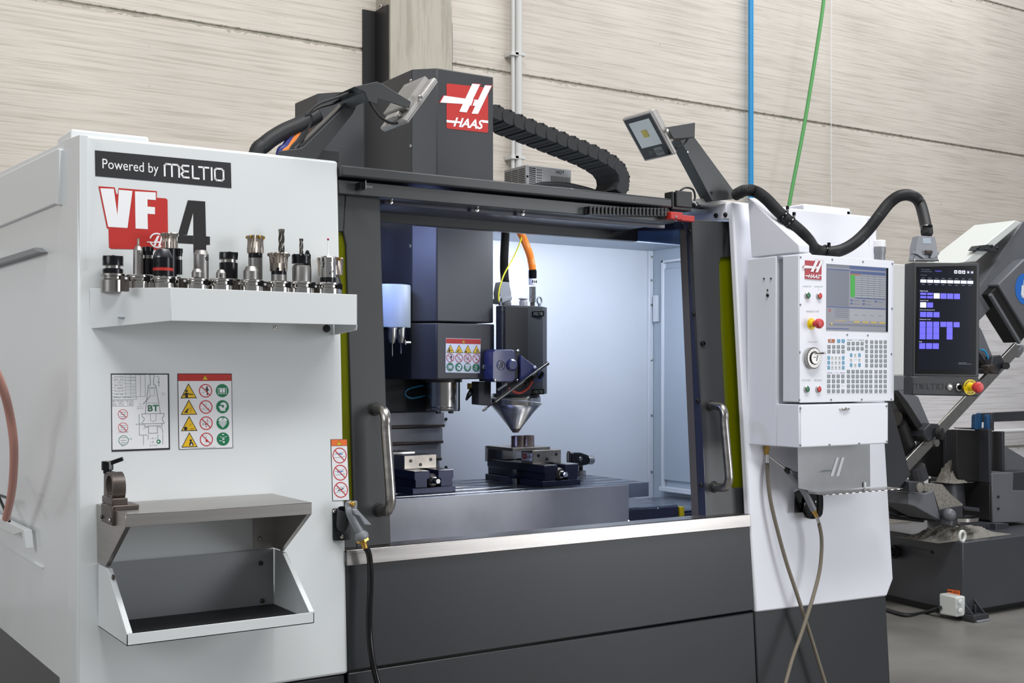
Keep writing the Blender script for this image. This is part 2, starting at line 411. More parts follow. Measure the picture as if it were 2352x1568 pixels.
# wet-cast lower collar of the pillar
MB().box(3.7515, 4.2355, 7.2762, 7.29, 0, 3.95, conc2).build('collar', pill)
def angle_iron(x, ztop, dx, px, label):
    t = thing('steel_angle', label, 'steel profile', (x, 7.4, 0), 'steel angles beside the pillar')
    b = MB(); b.box(min(x, x+dx), max(x, x+dx), 7.484, 7.498, .02, ztop, black); b.build('wall_flange', t)
    b = MB(); b.box(min(x, x+px), max(x, x+px), 7.30, 7.498, .02, ztop, black); b.build('pillar_flange', t)
    for z in (2.6, 3.25, 3.9): MB().screw((x-.008 if px < 0 else x+.02, 7.39, z), (-1, 0, 0), .018, satin).build('bolt', t)
angle_iron(3.750, PY(863, 27, 7.49).z, PY(833, 27, 7.49).x-3.75, -.012, 'black steel angle bolted to left edge of the concrete pillar')
angle_iron(4.24, PY(1040, 54, 7.3).z, .12, .012, 'black steel angle along right edge of the concrete pillar')
# conduits on the wall
for nm, xa, rr, lab, zb in (('conduit', 1178, .014, 'thin grey conduit running up the wall right of the pillar', .1), ('conduit', 1191, .027, 'thicker grey pipe beside the thin conduit on the wall', .1)):
    p = PY(xa, 200, 7.43); t = thing(nm, lab, 'pipe', (p.x, 7.43, zb))
    MB().cyl((p.x, 7.43, zb), (p.x, 7.43, 6.8), rr, pipe_m).build('pipe', t)
    for y in (125, 362):
        z = PY(xa, y, 7.43).z; MB().box(p.x-rr-.018, p.x+rr+.018, 7.40, 7.494, z-.012, z+.012, pipe_m).build('clamp', t)
p = PY(1724.5, 200, 7.44)
t = thing('air_pipe', 'bright blue vertical pipe on the wall behind the control housing', 'pipe', (p.x, 7.44, .1))
MB().cyl((p.x, 7.44, .1), (p.x, 7.44, 6.9), .023, blueh).build('pipe', t)
for z in (1.2, 4.9): MB().box(p.x-.03, p.x+.03, 7.42, 7.5, z, z+.03, pipe_m).build('clamp', t)
b = MB(); b.tube([PY(1906, -160, 7.2), PY(1892, 0, 7.2), PY(1873, 130, 7.2), PY(1845, 300, 7.2), PY(1812, 474, 7.2), PY(1790, 640, 7.2)], .016, greenh)
tag(b.build('green_cord'), 'green cord slanting down in front of the back wall', 'cord')
b = MB(); b.tube([PY(1911, -100, 7.46), PY(1910, 0, 7.46), PY(1909, 250, 7.46), PY(1910, 480, 7.46), PY(1911, 700, 7.46)], .003, purew, n=5)
tag(b.build('white_string'), 'thin white string hanging straight on the wall', 'cord')
b = MB(); z = PY(2200, 995, 7.42).z
b.cyl((7.5, 7.42, z), (15, 7.42, z), .022, purew); tag(b.build('wall_rail'), 'white horizontal pipe low on the wall behind the band saw', 'pipe')

# ================================================================== the machining centre
MX = thing('machining_centre', 'large white and charcoal vertical machining centre with open sliding doors', 'milling machine', (2.15, 3.6, 0))
def front(pts, off, depth, mt, name, parent=MX, bevel=.006, px=True, **k):
    b = MB(); P = [PF(*p, off) for p in pts] if px else [V((x, FY(z)+off, z)) for x, z in pts]
    b.prism(P, (0, depth, 0), mt); return b.build(name, parent, bevel=bevel, **k)
ZT, ZB = 1.984, .575
left_panel = front([(.716, ZT), (1.416, ZT), (1.404, ZB), (.690, ZB)], 0, .10, white, 'left_panel', px=False, bevel=.008)
# side of the machine
SD = V((-.0268, 1, 0)).normalized(); SNrm = V((-SD.y, SD.x, 0))
S0 = V((.714, 3.06, 0))
def PS(x, y, o=0): return PN(x, y, S0+SNrm*o, SNrm)
def side_poly(pts, th, mt, name, o=0, bevel=.003, **k):
    b = MB(); b.prism([PS(a, c, o) for a, c in pts], -SNrm*th, mt); return b.build(name, MX, bevel=bevel, **k)
side_poly([(183, 309), (136.5, 326), (137, 1700), (184, 1700)], .02, white, 'corner_post', .0, bevel=.001)
side_poly([(137, 342), (132, 340), (0, 404.5), (-260, 540), (-260, 620), (0, 519), (124, 468), (134, 471)], .03, white, 'upper_side_panel', .010)
side_poly([(136.5, 330), (-300, 540), (-300, 1189), (0, 1441), (137, 1556)], .02, white, 'side_panel', 0, bevel=.001)
side_poly([(0, 592), (77.6, 568), (92.4, 578.5), (0, 607), (-200, 671), (-200, 652)], .03, gun_grey, 'pull_ledge', .02)
side_poly([(0, 1190), (24, 1202), (56, 1217), (60, 1259), (56, 1259), (50, 1222), (30, 1227), (0, 1213), (-80, 1170), (-80, 1140)], .02, white, 'drip_ledge', .03, bevel=.001)
side_poly([(0, 1243), (95, 1301), (95, 1306), (0, 1248)], .012, white, 'side_rib', .006, bevel=.001)
b = MB(); b.bar(PS(-20, 1100, .05), PS(22, 1197, .05), .006, .006, black); b.bar(PS(0, 1137, .05), PS(17, 1143, .05), .006, .006, black); b.build('wire_prong', MX)
# top flange behind the left panel
MB().box(.722, .92, 3.165, 3.32, 1.96, 2.015, white).build('top_flange', MX, bevel=.006)
MB().box(3.30, 3.55, 3.10, 3.45, 1.96, 2.012, whiteR).build('top_flange', MX, bevel=.006)
# base
base = MB(); base.box(.80, 3.58, 3.10, 4.80, .06, .58, sawbase); base.build('base_casting', MX, bevel=.01)
seamx = PF(1736, 1410).x
front([(1.404, .868), (seamx-.004, .868), (seamx-.002, .580), (1.404, .580)], .004, .05, skirt, 'centre_skirt', px=False, bevel=.004)
front([(.705, .571), (1.400, .571), (1.400, .04), (.705, .04)], .014, .05, skirt, 'lower_skirt', px=False, bevel=.004)
front([(1.407, .574), (seamx-.004, .574), (seamx-.004, .04), (1.407, .04)], .006, .05, skirt, 'lower_skirt', px=False, bevel=.004)
front([(seamx+.001, .574), (3.60, .574), (3.60, .22), (3.55, .12), (3.55, .04), (seamx+.001, .04)], .006, .05, skirt, 'lower_skirt', px=False, bevel=.004)
MB().box(3.53, 3.597, 3.0, 4.8, .12, .575, skirt).build('lower_skirt', MX, bevel=.004)
b = MB(); sl = [(1.406, .908), (seamx-.012, .908), (seamx-.01, .866), (1.406, .866)]
b.prism([V((x, FY(z)-.008, z)) for x, z in sl], (0, .012, 0), steel); b.box(1.406, seamx-.012, FY(.9)-.006, FY(.9)+.075, .900, .908, steel)
b.build('sill', MX, bevel=.0015)
# right white panel with the jamb of the door opening
rp = [(PF(1683, 467).x, ZT), (3.625, ZT), (3.640, .62), (3.600, .560), (seamx+.002, ZB-.002), (PF(1721, 1180).x, .91)]
right_panel = front(rp, 0, .028, whiteR, 'right_panel', px=False, bevel=.006)
b = MB(); xj = PF(1683, 467).x; zb_ = PX(1666, 504, xj).z
b.prism([V((xj-.012, FY(ZT)+.02, ZT-.002)), V((xj-.012, FY(ZT)+.23, ZT-.002)), V((xj-.012, FY(ZT)+.23, zb_)), V((xj-.012, FY(ZT)+.02, zb_))], (.14, 0, 0), whiteR)
jh = b.build('jamb_header', MX, bevel=.003)
for px_ in (1645, 1667): MB().screw(PX(px_, 495-(px_-1645)*.08, xj-.013), (-1, 0, 0), .009, black).build('screw', jh)
MB().box(3.60, 3.635, 3.05, 4.6, .58, 1.98, whiteR).build('right_side_panel', MX, bevel=.004)
MB().box(xj-.10, 3.2, 3.12, 3.30, ZT-.01, ZT+.012, pipe_m).build('top_tray', MX, bevel=.003)

# ---- head beams
ZL0, ZL1 = 1.940, 1.972
xr = PY(1540, 458, 3.06).x
b = MB(); b.box(1.418, xr, 3.05, 3.16, ZL0, ZL1, dark); b.build('top_cover', MX, bevel=.006, seg=3)
b = MB(); b.box(1.418, xr+.02, 3.064, 3.16, 1.893, 1.932, dark); b.build('front_beam', MX, bevel=.002)
b = MB(); b.box(1.30, 2.752, 3.39, 3.42, 1.867, 1.945, dark); b.box(1.418, 2.66, 3.07, 3.39, 1.897, 1.901, navy)
b.box(1.418, 2.66, 3.13, 3.14, 1.882, 1.895, navy); b.build('inner_beam', MX, bevel=.002)
for px_, py_ in ((897, 464), (1095, 482), (1200, 491)):
    MB().screw(PY(px_, py_, 3.11), (0, -1, 0), .007, chrome).build('screw', MX)
# roof of the enclosure (the rear stays open round the head)
b = MB(); b.box(.72, 3.60, 3.16, 3.50, 1.955, 1.965, innerd); b.box(.72, 1.95, 3.5, 4.5, 1.955, 1.965, innerd); b.box(2.42, 3.60, 3.5, 3.98, 1.955, 1.965, innerd); b.build('roof_sheet', MX)  # right-hand sheet added to stop led light spilling up to the chain
# ---- inner walls
b = MB(); b.box(1.95, 3.53, 4.25, 4.27, .80, 2.0, inner); bw = b.build('inner_back_wall', MX)
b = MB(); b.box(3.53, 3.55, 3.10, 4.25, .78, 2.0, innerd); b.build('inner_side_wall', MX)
b = MB(); b.box(PY(1491, 900, 4.235).x, PY(1501, 900, 4.235).x, 4.235, 4.25, .80, 2.0, inner); cp = b.build('corner_flange', MX, bevel=.003)
for y in (590, 643, 700, 826, 954, 1083): MB().screw(PY(1496.5, y, 4.234), (0, -1, 0), .006, chrome).build('screw', cp)
for y in (962, 1073): MB().screw(PY(1024, y, 4.249), (0, -1, 0), .007, black).build('screw', bw)
MB().screw(PY(1133, 532, 4.249), (0, -1, 0), .007, chrome).build('screw', bw)
b = MB(); P = [PX(x, y, 3.525) for x, y in ((1523, 598), (1523, 1116))]
ya = P[0].y; b.box(3.512, 3.53, ya-.015, ya, P[1].z, P[0].z, inner); b.box(3.512, 3.53, 3.15, ya, P[0].z-.012, P[0].z, inner); b.box(3.50, 3.53, 3.15, ya, P[1].z-.02, P[1].z, inner)
b.box(3.520, 3.53, 3.15, ya-.012, P[1].z+.03, P[0].z-.04, innerd); b.box(3.495, 3.53, 3.15, ya-.25, P[1].z-.045, P[1].z-.026, inner)
b.box(3.515, 3.53, ya+.03, ya+.06, 1.62, 1.74, inner); b.build('access_window', MX, bevel=.002)
b = MB(); b.box(.75, 1.95, 4.26, 4.28, .8, 2.0, navy); b.box(.75, .77, 3.2, 4.26, .8, 2.0, innerd); b.build('tool_bay_wall', MX)
b = MB(); b.box(1.40, 3.53, 3.08, 4.25, .79, .80, tsteel); b.build('chip_pan', MX)
b = MB(); b.box(1.42, 3.53, 3.62, 3.66, .70, .84, navy)
x0 = PY(1446, 1166, 3.62).x-.1; x1 = PY(1557, 1157, 3.62).x
b.build('apron_rail', MX)
b = MB(); b.box(x0, x1, 3.62, 4.1, .70, PY(1500, 1162, 3.62).z, tsteel)
b.box(x0, x1-.002, 3.612, 3.622, .70, PY(1500, 1162, 3.62).z-.006, navy); wc = b.build('way_cover_box', MX, bevel=.004)
MB().screw(PY(1444.5, 1198, 3.60), (0, -1, 0), .008, chrome).build('screw', wc)
MB().screw(PY(1511, 1167.5, 3.611), (0, -1, 0), .003, chrome).build('screw', wc)
b = MB(); b.box(x1+.004, x1+.016, 3.60, 3.75, .70, PY(1560, 1163, 3.62).z, eyel); b.build('wiper_seal', MX)
b = MB(); b.box(x1+.02, 3.52, 3.62, 4.1, .70, PY(1575, 1174, 3.62).z, tsteel); b.box(x1+.02, 3.52, 3.612, 3.622, .70, PY(1575, 1174, 3.62).z-.006, navy); b.build('way_cover_box', MX, bevel=.004)
# ---- corrugated column cover behind the spindle
xl, xr2 = PY(860, 1000, 4.16).x, PY(1020.5, 1000, 4.16).x
ys = [945, 982, 1020, 1060, 1096]
for i in range(4):
    za, zb2 = PY(1000, ys[i], 4.16).z, PY(1000, ys[i+1], 4.16).z
    b = MB(); y0 = 4.16+.012*i; b.box(xl-.25, xr2, y0, 4.24, zb2+.004, za, stain); b.box(xl-.25, xr2, y0-.006, y0, zb2+.002, zb2+.014, hardox)
    b.build('cover_slat', MX, bevel=.002)
b = MB(); b.box(xl-.25, xr2-.02, 4.0, 4.24, PY(1000, 945, 4.0).z, PY(1000, 868, 4.0).z, mat('skirt_black', (16, 17, 20), .6)); b.build('column_skirt', MX, bevel=.004)

# ---- sliding doors
def door(name, label, pieces, pane, off):
    b = MB()
    for pts in pieces: b.prism([PF(*p, off) for p in pts], (0, .022, 0), dark)
    d = b.build(name, MX, bevel=.0025, label=label)
    b = MB(); b.prism([PF(*p, off+.008) for p in pane], (0, .006, 0), ypane); b.build('window_pane', d)
    return d
dl = door('sliding_door', 'left charcoal sliding door leaf', [
    [(794, 434), (866, 436), (873, 442), (878, 640), (898, 1249), (820, 1257), (812, 1150), (795, 560), (789, 532)],
    [(700, 430), (794, 434), (789, 532), (700, 526)], [(700, 1158), (812, 1150), (820, 1257), (700, 1266)]],
    [(700, 520), (794, 526), (814, 1152), (700, 1160)], .030)
dr = door('sliding_door', 'right charcoal sliding door leaf', [
    [(1589, 504), (1674, 509), (1665, 590), (1656, 592), (1652, 604), (1656, 760), (1676, 1108), (1683, 1120), (1730, 1118), (1730, 1184), (1623, 1193)],
    [(1660, 508), (1700, 510), (1710, 592), (1658, 590)]],
    [(1645, 580), (1720, 584), (1735, 1126), (1668, 1126)], .045)
# left return of the right door: blue flange, gasket, top bracket
pA, pB = PF(1592, 504, .045), PF(1622, 1192, .045)
b = MB(); b.prism([pA, pB, pB+V((-.006, .030, 0)), pA+V((-.006, .030, 0))], (.003, 0, 0), navy); fl = b.build('door_return', dr)
b = MB(); q1, q2 = pA+V((-.006, .031, -.02)), pB+V((-.006, .031, 0)); b.prism([q1, q2, q2+V((-.004, .03, 0)), q1+V((-.004, .03, 0))], (.006, 0, 0), bevelw); b.build('gasket', dr)
for y in (532, 722, 922, 1115):
    f_ = (y-504)/688; c = pA.lerp(pB, f_)+V((-.004, .013, 0)); MB().screw(c, (-1, 0, 0), .008, black).build('screw', dr)
b = MB(); xq = pA.x-.010
tp = [PX(1463, 519, xq), PX(1572, 506, xq), PX(1572, 526, xq), PX(1463, 531, xq)]
b.prism(tp, (.05, 0, 0), navy); b.build('top_bracket', dr, bevel=.002)
b = MB(); b.prism([PX(1463, 531, xq), PX(1562, 526, xq), PX(1563, 562, xq), PX(1463, 553, xq)], (.006, 0, 0), cpane); b.build('side_pane', dr)
for a_, c_ in ((1482, 526-2), (1567, 515)): MB().screw(PX(a_, c_, xq-.001), (-1, 0, 0), .007, black).build('screw', dr)
MB().lathe(PF(1614, 789, .045), (0, -1, 0), [(.010, 0), (.010, .006), (.006, .007), (.005, .003)], gloss, 14).build('lock_cylinder', dr)
MB().lathe(PF(931, 785, 0), (0, -1, 0), [(.001, 0), (.001, .001)], gloss, 6)
def handle(par, top, bot, off, so=.072):
    a = PF(*top, off); c = PF(*bot, off); o = V((0, -so, 0)); h = V((0, 0, -.045))
    b = MB(); ro = .0145
    pts = [a, a+o*.35, a+o*.8+h*.12, a+o+h*.6, a+o+h*1.2]
    pts2 = [c+o-h*1.2, c+o-h*.6, c+o*.8-h*.12, c+o*.35, c]
    b.tube(pts+[(a+c)/2+o]+pts2, ro, steel, n=20, k=5); hd = b.build('handle', par)
    for e_ in (a, c): MB().ring(e_, (0, 1, 0), .0165, .004, rubber).build('handle_collar', par)
handle(dl, (860, 939), (870, 1171), .030); handle(dr, (1630, 931), (1640, 1118), .045)
b = MB(); c = PY(822, 426, 3.045); b.box(c.x, c.x+.018, 3.03, 3.06, c.z-.012, c.z+.008, gloss); b.bar(c+V((.012, -.02, .012)), c+V((.012, -.02, -.012)), .003, .012, chrome); b.bar(c+V((.014, -.02, -.004)), c+V((.034, -.022, -.005)), .006, .006, chrome)
b.build('door_catch', MX)
# ---- small drag chain along the beam, limit switch and red interlock
n_ = 21; A_ = PY(1356, 483, 3.035); B_ = PY(1528, 487, 3.035)
lk = MB(); L_ = .014; lk.box(-.0045, .0035, -.004, .0, -.013, .013, black); lk.box(-.0045, .0035, .022, .026, -.013, .013, black); lk.box(-.006, .0085, -.002, .026, .009, .013, black); lk.box(-.006, .0085, -.002, .026, -.013, -.010, black); lk.box(.004, .0075, .004, .012, -.008, -.003, kwhite)
sm_chain = thing('small_cable_chain', 'small black cable chain with open links along the front beam', 'cable chain', A_)
lo = lk.build('chain_link', None, origin=(0, 0, 0)); lo.parent = sm_chain; lo.location = (0, 0, 0)
for i in range(1, n_): dup(lo, sm_chain, (B_-A_)*(i/(n_-1)))
x0_ = PY(1537, 450, 3.05)
b = MB(); c0 = PY(1539, 440, 3.06); c1 = PY(1584, 486, 3.06); b.box(c0.x, c1.x, 3.05, 3.09, c1.z, c0.z, black); b.box(c0.x+.012, c1.x-.004, 3.042, 3.05, c1.z+.01, c0.z+.004, black); cb = b.build('junction_cover', MX, bevel=.003)
b = MB(); c0 = PY(1532, 487, 3.04); c1 = PY(1559, 506, 3.04); b.box(c0.x, c1.x, 3.02, 3.05, c1.z, c0.z, red); c2 = PY(1591, 503, 3.04); b.box(c1.x, c2.x, 3.03, 3.05, c2.z-.010, c0.z-.006, red)
b.cyl((c0.x+.022, 3.021, c0.z-.016), (c0.x+.022, 3.017, c0.z-.016), .004, gun_grey); b.build('interlock_switch', MX, bevel=.002)
b = MB(); b.tube([PY(1562, 438, 3.08), PY(1575, 431, 3.08), PY(1592, 436, 3.08), PY(1596, 455, 3.08), PY(1588, 468, 3.08)], .0035, black, n=6); b.build('sensor_lead', MX)
b = MB(); b.tube([PY(1536, 470, 3.07), PY(1534, 478, 3.07), PY(1537, 490, 3.07)], .003, pipe_m, n=6); b.tube([PY(1588, 462, 3.07), PY(1597, 466, 3.07), PY(1600, 472, 3.07)], .003, pipe_m, n=6); b.build('sensor_lead', MX)

# ---- prints on the left panel
q = QF((218, 345), (530, 374), (531.5, 432), (219, 404))
b = MB(); q.slab(b, stickd); q.text(b, 'Powered by', .05, .45, .20, .70, purew)
def melt(q, b, a0, a1, b0, b1, wd, mt, off=.0009):
    def L(pts): q.line(b, [(a0+x*(a1-a0), b0+y*(b1-b0)) for x, y in pts], wd, mt, off)
    L([(0, 0), (0, .85), (.03, 1), (.21, 1), (.24, .85), (.24, 0)]); L([(.12, 0), (.12, 1)])
    L([(.40, 1), (.31, 1), (.28, .8), (.32, .52), (.28, .25), (.31, 0), (.40, 0)]); L([(.32, .52), (.39, .52)])
    L([(.47, 1), (.47, 0), (.57, 0)]); L([(.58, 1), (.74, 1)]); L([(.66, 1), (.66, 0)]); L([(.795, 1), (.795, 0)])
    L([(.88, 1), (.97, 1), (1, .85), (1, .15), (.97, 0), (.88, 0), (.85, .15), (.85, .85), (.88, 1)])
melt(q, b, .495, .94, .26, .72, .0045, purew)
b.build('sticker', left_panel, smooth=False, label='black sticker reading Powered by MELTIO')
Z1 = lambda pts: zz(pts, 0, 250, 2.8)
b = MB()
def fp(pts, mt, off): b.poly([PF(*p, -off) for p in Z1(pts)], mt)
ZV = lambda pts: zz(pts, 190, 407, 3.675)
def fv(pts, mt, off): b.poly([PF(*p, -off) for p in ZV(pts)], mt)
fv([(133, 75), (270, 85), (284, 142), (297, 142), (303, 90), (627, 117), (625, 172), (702, 178), (716, 190), (722, 612), (240, 603), (222, 590), (218, 432), (205, 430)], red, .0008)
fv([(148, 92), (262, 97), (293, 320), (305, 105), (420, 115), (378, 428), (215, 418)], purew, .0012)
fv([(441, 118), (617, 128), (617, 192), (547, 187), (547, 247), (610, 252), (610, 312), (547, 308), (550, 438), (446, 432)], purew, .0012)
C_ = [PF(*p, -.0013) for p in Z1([(1010, 845)])][0]
a_, bb_ = V((1, 0, 0)), V((0, LK, 1)).normalized()
for i in range(28):
    t0, t1 = 2*math.pi*i/28, 2*math.pi*(i+1)/28
    if i in (13, 14, 27, 0): continue
    b.poly([C_+(a_*math.cos(t)+bb_*math.sin(t))*r for t, r in ((t0, .0195), (t1, .0195), (t1, .0158), (t0, .0158))], purew)
fp([(945, 852), (990, 855), (1012, 815), (1026, 816), (1000, 880), (985, 879), (995, 862), (946, 858)], purew, .0014)
fp([(1035, 817), (1047, 819), (1030, 882), (1016, 881), (1024, 862), (1005, 860), (1008, 850), (1028, 852)], purew, .0014)
b.build('logo_print', left_panel, smooth=False, label='red VF logo with white letters')
b = MB()
fp([(1208, 587), (1243, 589), (1243, 665), (1203, 810), (1143, 815)], ink, .0008); fp([(1242.5, 589), (1320, 595), (1328, 945), (1245, 938)], ink, .0008)
fp([(1143, 812), (1243, 814), (1244, 868), (1143, 862)], ink, .00081); fp([(1324, 819), (1350, 821), (1350, 873), (1325, 873)], ink, .0008)
b.build('digit_print', left_panel, smooth=False, label='black digit 4')
# pictogram sets
def warn_tri(q, b, cx, cy, hw, hh, k):
    q.poly(b, [(cx-hw, cy-hh), (cx+hw, cy-hh), (cx, cy+hh)], ink, .0010); q.poly(b, [(cx-hw*.86, cy-hh*.90), (cx+hw*.86, cy-hh*.90), (cx, cy+hh*.80)], yel, .0012)
    s = hh/q.w*q.h
    if k == -1:
        q.rect(b, cx-hw*.07, cx+hw*.07, cy-hh*.35, cy+hh*.35, ink, .0014); q.rect(b, cx-hw*.07, cx+hw*.07, cy-hh*.7, cy-hh*.52, ink, .0014)
    elif k == 0:
        q.disc(b, cx-hw*.25, cy-hh*.02, hh*q.h*.16, ink, .0014, 12); q.rect(b, cx-hw*.42, cx-hw*.1, cy-hh*.9, cy-hh*.25, ink, .0014)
        q.line(b, [(cx-hw*.6, cy-hh*.6), (cx-hw*.4, cy-hh*.35), (cx+hw*.45, cy-hh*.5)], hw*q.w*.12, ink, .0015)
    elif k == 1:
        q.poly(b, [(cx-hw*.6, cy-hh*.75), (cx-hw*.25, cy-hh*.3), (cx-hw*.05, cy-hh*.15), (cx, cy-hh*.3), (cx-hw*.2, cy-hh*.5), (cx-hw*.1, cy-hh*.7), (cx-hw*.3, cy-hh*.75)], ink, .0014)
        for j in range(4): q.rect(b, cx+hw*(.15+.05*(j % 2)), cx+hw*(.25+.05*(j % 2)), cy-hh*(.65-.2*j), cy-hh*(.57-.2*j), ink, .0014)
    elif k == 2:
        q.disc(b, cx-hw*.45, cy-hh*.66, hh*q.h*.24, ink, .0014, 14); q.rect(b, cx+hw*.1, cx+hw*.55, cy-hh*.76, cy-hh*.70, ink, .0014); q.disc(b, cx+hw*.15, cy-hh*.15, hh*q.h*.1, ink, .0013, 10, hh*q.h*.07)
    else:
        q.disc(b, cx+hw*.15, cy-hh*.1, hh*q.h*.16, ink, .0014, 14); q.poly(b, [(cx-hw*.05, cy-hh*.8), (cx+hw*.5, cy-hh*.8), (cx+hw*.4, cy-hh*.4), (cx+hw*.15, cy-hh*.22), (cx, cy-hh*.4)], ink, .0014)
        q.poly(b, [(cx+hw*.08, cy-hh*.75), (cx+hw*.36, cy-hh*.75), (cx+hw*.25, cy-hh*.45)], paper, .0016)
def no_sign(q, b, cx, cy, r, k):
    q.disc(b, cx, cy, r, sred, .0011, 28, r*.86)
    dx, dy = r*.66/q.w, r*.66/q.h
    if k == 0:
        q.disc(b, cx+dx*.35, cy+dy*.8, r*.13, ink, .0011, 10); q.poly(b, [(cx+dx*.05, cy+dy*.55), (cx+dx*.6, cy+dy*.55), (cx+dx*.5, cy-dy*.2), (cx+dx*.55, cy-dy*1.0), (cx+dx*.3, cy-dy*1.0), (cx+dx*.25, cy-dy*.2)], ink, .0011)
        q.line(b, [(cx-dx*.1, cy+dy*.4), (cx+dx*.3, cy+dy*.5), (cx+dx*.8, cy+dy*.1)], r*.1, ink, .0011); q.line(b, [(cx-dx*1.0, cy-dy*.5), (cx-dx*.2, cy-dy*.3)], r*.04, kgrey, .0011)
    elif k == 1:
        q.line(b, [(cx-dx*.8, cy-dy*.3), (cx+dx*.7, cy-dy*.3), (cx+dx*.7, cy-dy*.7), (cx-dx*.8, cy-dy*.7), (cx-dx*.8, cy-dy*.3)], r*.04, kgrey, .0011); q.line(b, [(cx+dx*.1, cy+dy), (cx+dx*.1, cy+dy*.3), (cx-dx*.4, cy+dy*.1)], r*.04, kgrey, .0011)
    elif k == 2:
        q.line(b, [(cx-dx*1.1, cy+dy*.25), (cx+dx*1.1, cy+dy*.25)], r*.03, kgrey, .0011); q.line(b, [(cx+dx*.35, cy+dy*.9), (cx+dx*.35, cy+dy*.3)], r*.09, sred, .0011); q.line(b, [(cx, cy-dy*.9), (cx, cy-dy*.3)], r*.09, sred, .0011)
        for j in range(3): q.rect(b, cx-dx*.8+dx*.5*j, cx-dx*.55+dx*.5*j, cy-dy*.4, cy, kgrey, .0011)
    else:
        q.poly(b, [(cx-dx*.15, cy-dy*.6), (cx+dx*.25, cy-dy*.6), (cx+dx*.35, cy-dy*.2), (cx+dx*.05, cy+dy*.15), (cx-dx*.2, cy-dy*.2)], sred, .0011); q.line(b, [(cx, cy+dy), (cx, cy+dy*.4), (cx-dx*.5, cy+dy*.4)], r*.04, kgrey, .0011)
    q.line(b, [(cx-dx, cy+dy), (cx+dx, cy-dy)], r*.12, sred, .0014)
def must_sign(q, b, cx, cy, r, k):
    q.disc(b, cx, cy, r, sgreen, .0011, 28); dx, dy = r/q.w, r/q.h
    if k == 0:
        q.rect(b, cx-dx*.68, cx+dx*.68, cy-dy*.5, cy+dy*.4, paper, .0013); q.rect(b, cx-dx*.6, cx+dx*.6, cy-dy*.42, cy+dy*.32, sgreen, .0014); q.rect(b, cx-dx*.42, cx+dx*.42, cy-dy*.3, cy+dy*.28, paper, .0015); q.rect(b, cx-dx*.03, cx+dx*.03, cy-dy*.3, cy+dy*.28, sgreen, .0016)
    elif k == 1:
        q.disc(b, cx+dx*.15, cy+dy*.15, r*.52, paper, .0013, 18); q.poly(b, [(cx-dx*.6, cy+dy*.0), (cx-dx*.2, cy+dy*.3), (cx+dx*.5, cy-dy*.1), (cx+dx*.4, cy-dy*.65), (cx-dx*.3, cy-dy*.6)], paper, .0013); q.disc(b, cx+dx*.05, cy+dy*.05, r*.18, sgreen, .0015, 12); q.line(b, [(cx-dx*.5, cy+dy*.2), (cx+dx*.1, cy+dy*.2)], r*.16, sgreen, .0015)
    elif k == 2:
        q.poly(b, [(cx-dx*.75, cy+dy*.3), (cx-dx*.45, cy+dy*.75), (cx+dx*.45, cy+dy*.75), (cx+dx*.75, cy+dy*.3)], paper, .0013)
        for j, wd in enumerate((.55, .62, .5, .35, .15)): q.rect(b, cx-dx*wd, cx+dx*wd, cy+dy*(.12-.2*j), cy+dy*(.26-.2*j), paper, .0013)
        q.line(b, [(cx-dx*.1, cy+dy*.6), (cx, cy+dy*.5), (cx+dx*.2, cy+dy*.7)], r*.07, sgreen, .0015)
    else:
        q.poly(b, [(cx-dx*.2, cy+dy*.75), (cx+dx*.2, cy+dy*.75), (cx+dx*.1, cy+dy*.6), (cx-dx*.1, cy+dy*.6)], paper, .0013); q.line(b, [(cx-dx*.5, cy+dy*.35), (cx, cy+dy*.2), (cx+dx*.6, cy+dy*.4)], r*.06, paper, .0013); q.rect(b, cx-dx*.6, cx-dx*.1, cy-dy*.3, cy-dy*.22, paper, .0013); q.disc(b, cx+dx*.1, cy-dy*.45, r*.15, paper, .0013, 10); q.rect(b, cx-dx*.12, cx+dx*.2, cy-dy*.1, cy+dy*.1, paper, .0013)
q = QF((407.5, 857.5), (532, 857.5), (535, 1028.5), (410.5, 1032))
b = MB(); q.slab(b, ink); q.rect(b, .01, .99, .006, .9, paper, .0008); q.rect(b, .01, .99, .902, .992, red, .0008); warn_tri(q, b, .5, .948, .055, .036, -1)
for r_ in range(4):
    cy = .775-.2155*r_; warn_tri(q, b, .195, cy-.004, .15, .10, r_); no_sign(q, b, .505, cy-.005, q.w*.122, r_); must_sign(q, b, .815, cy-.005, q.w*.12, r_)
q.text(b, 'www.HaasCNC.com/videos', .35, .68, .012, .028, ink)
b.build('sticker', left_panel, smooth=False, label='safety sticker with red header and rows of pictograms')
q = QF((254.5, 857.5), (388, 857.5), (390.5, 1032), (256.5, 1037))
b = MB(); q.slab(b, ink); q.rect(b, .012, .975, .022, .985, paper, .0008)
hair = q.w*.005
for i in range(8): q.line(b, [(.02, .985-.04*i), (.42 if i else .58, .985-.04*i)], hair, kgrey, .001)
for a_ in (.02, .24, .33, .42): q.line(b, [(a_, .985), (a_, .70)], hair, kgrey, .001)
q.line(b, [(.42, .985), (.58, .985), (.58, .70), (.42, .70)], hair, kgrey, .001); q.line(b, [(.50, .985), (.50, .70)], hair, kgrey, .001)
q.line(b, [(.02, .69), (.43, .69), (.43, .665), (.02, .665), (.02, .69)], hair, kgrey, .001)
q.line(b, [(.02, .655), (.37, .655), (.37, .58), (.02, .58), (.02, .655)], hair, kgrey, .001)
for i, s_ in enumerate(('MACHINE', 'EM-20', 'DT-1/2 DM-1/2', 'MINI MILL', 'CL-SERIES', 'VF-1/2/3 TM', 'UMC-500', 'Max 12 lbs')):
    q.text(b, s_, .05, .21 if i != 7 else .34, .955-.0385*i, .965-.0385*i+.004, ink, .001)
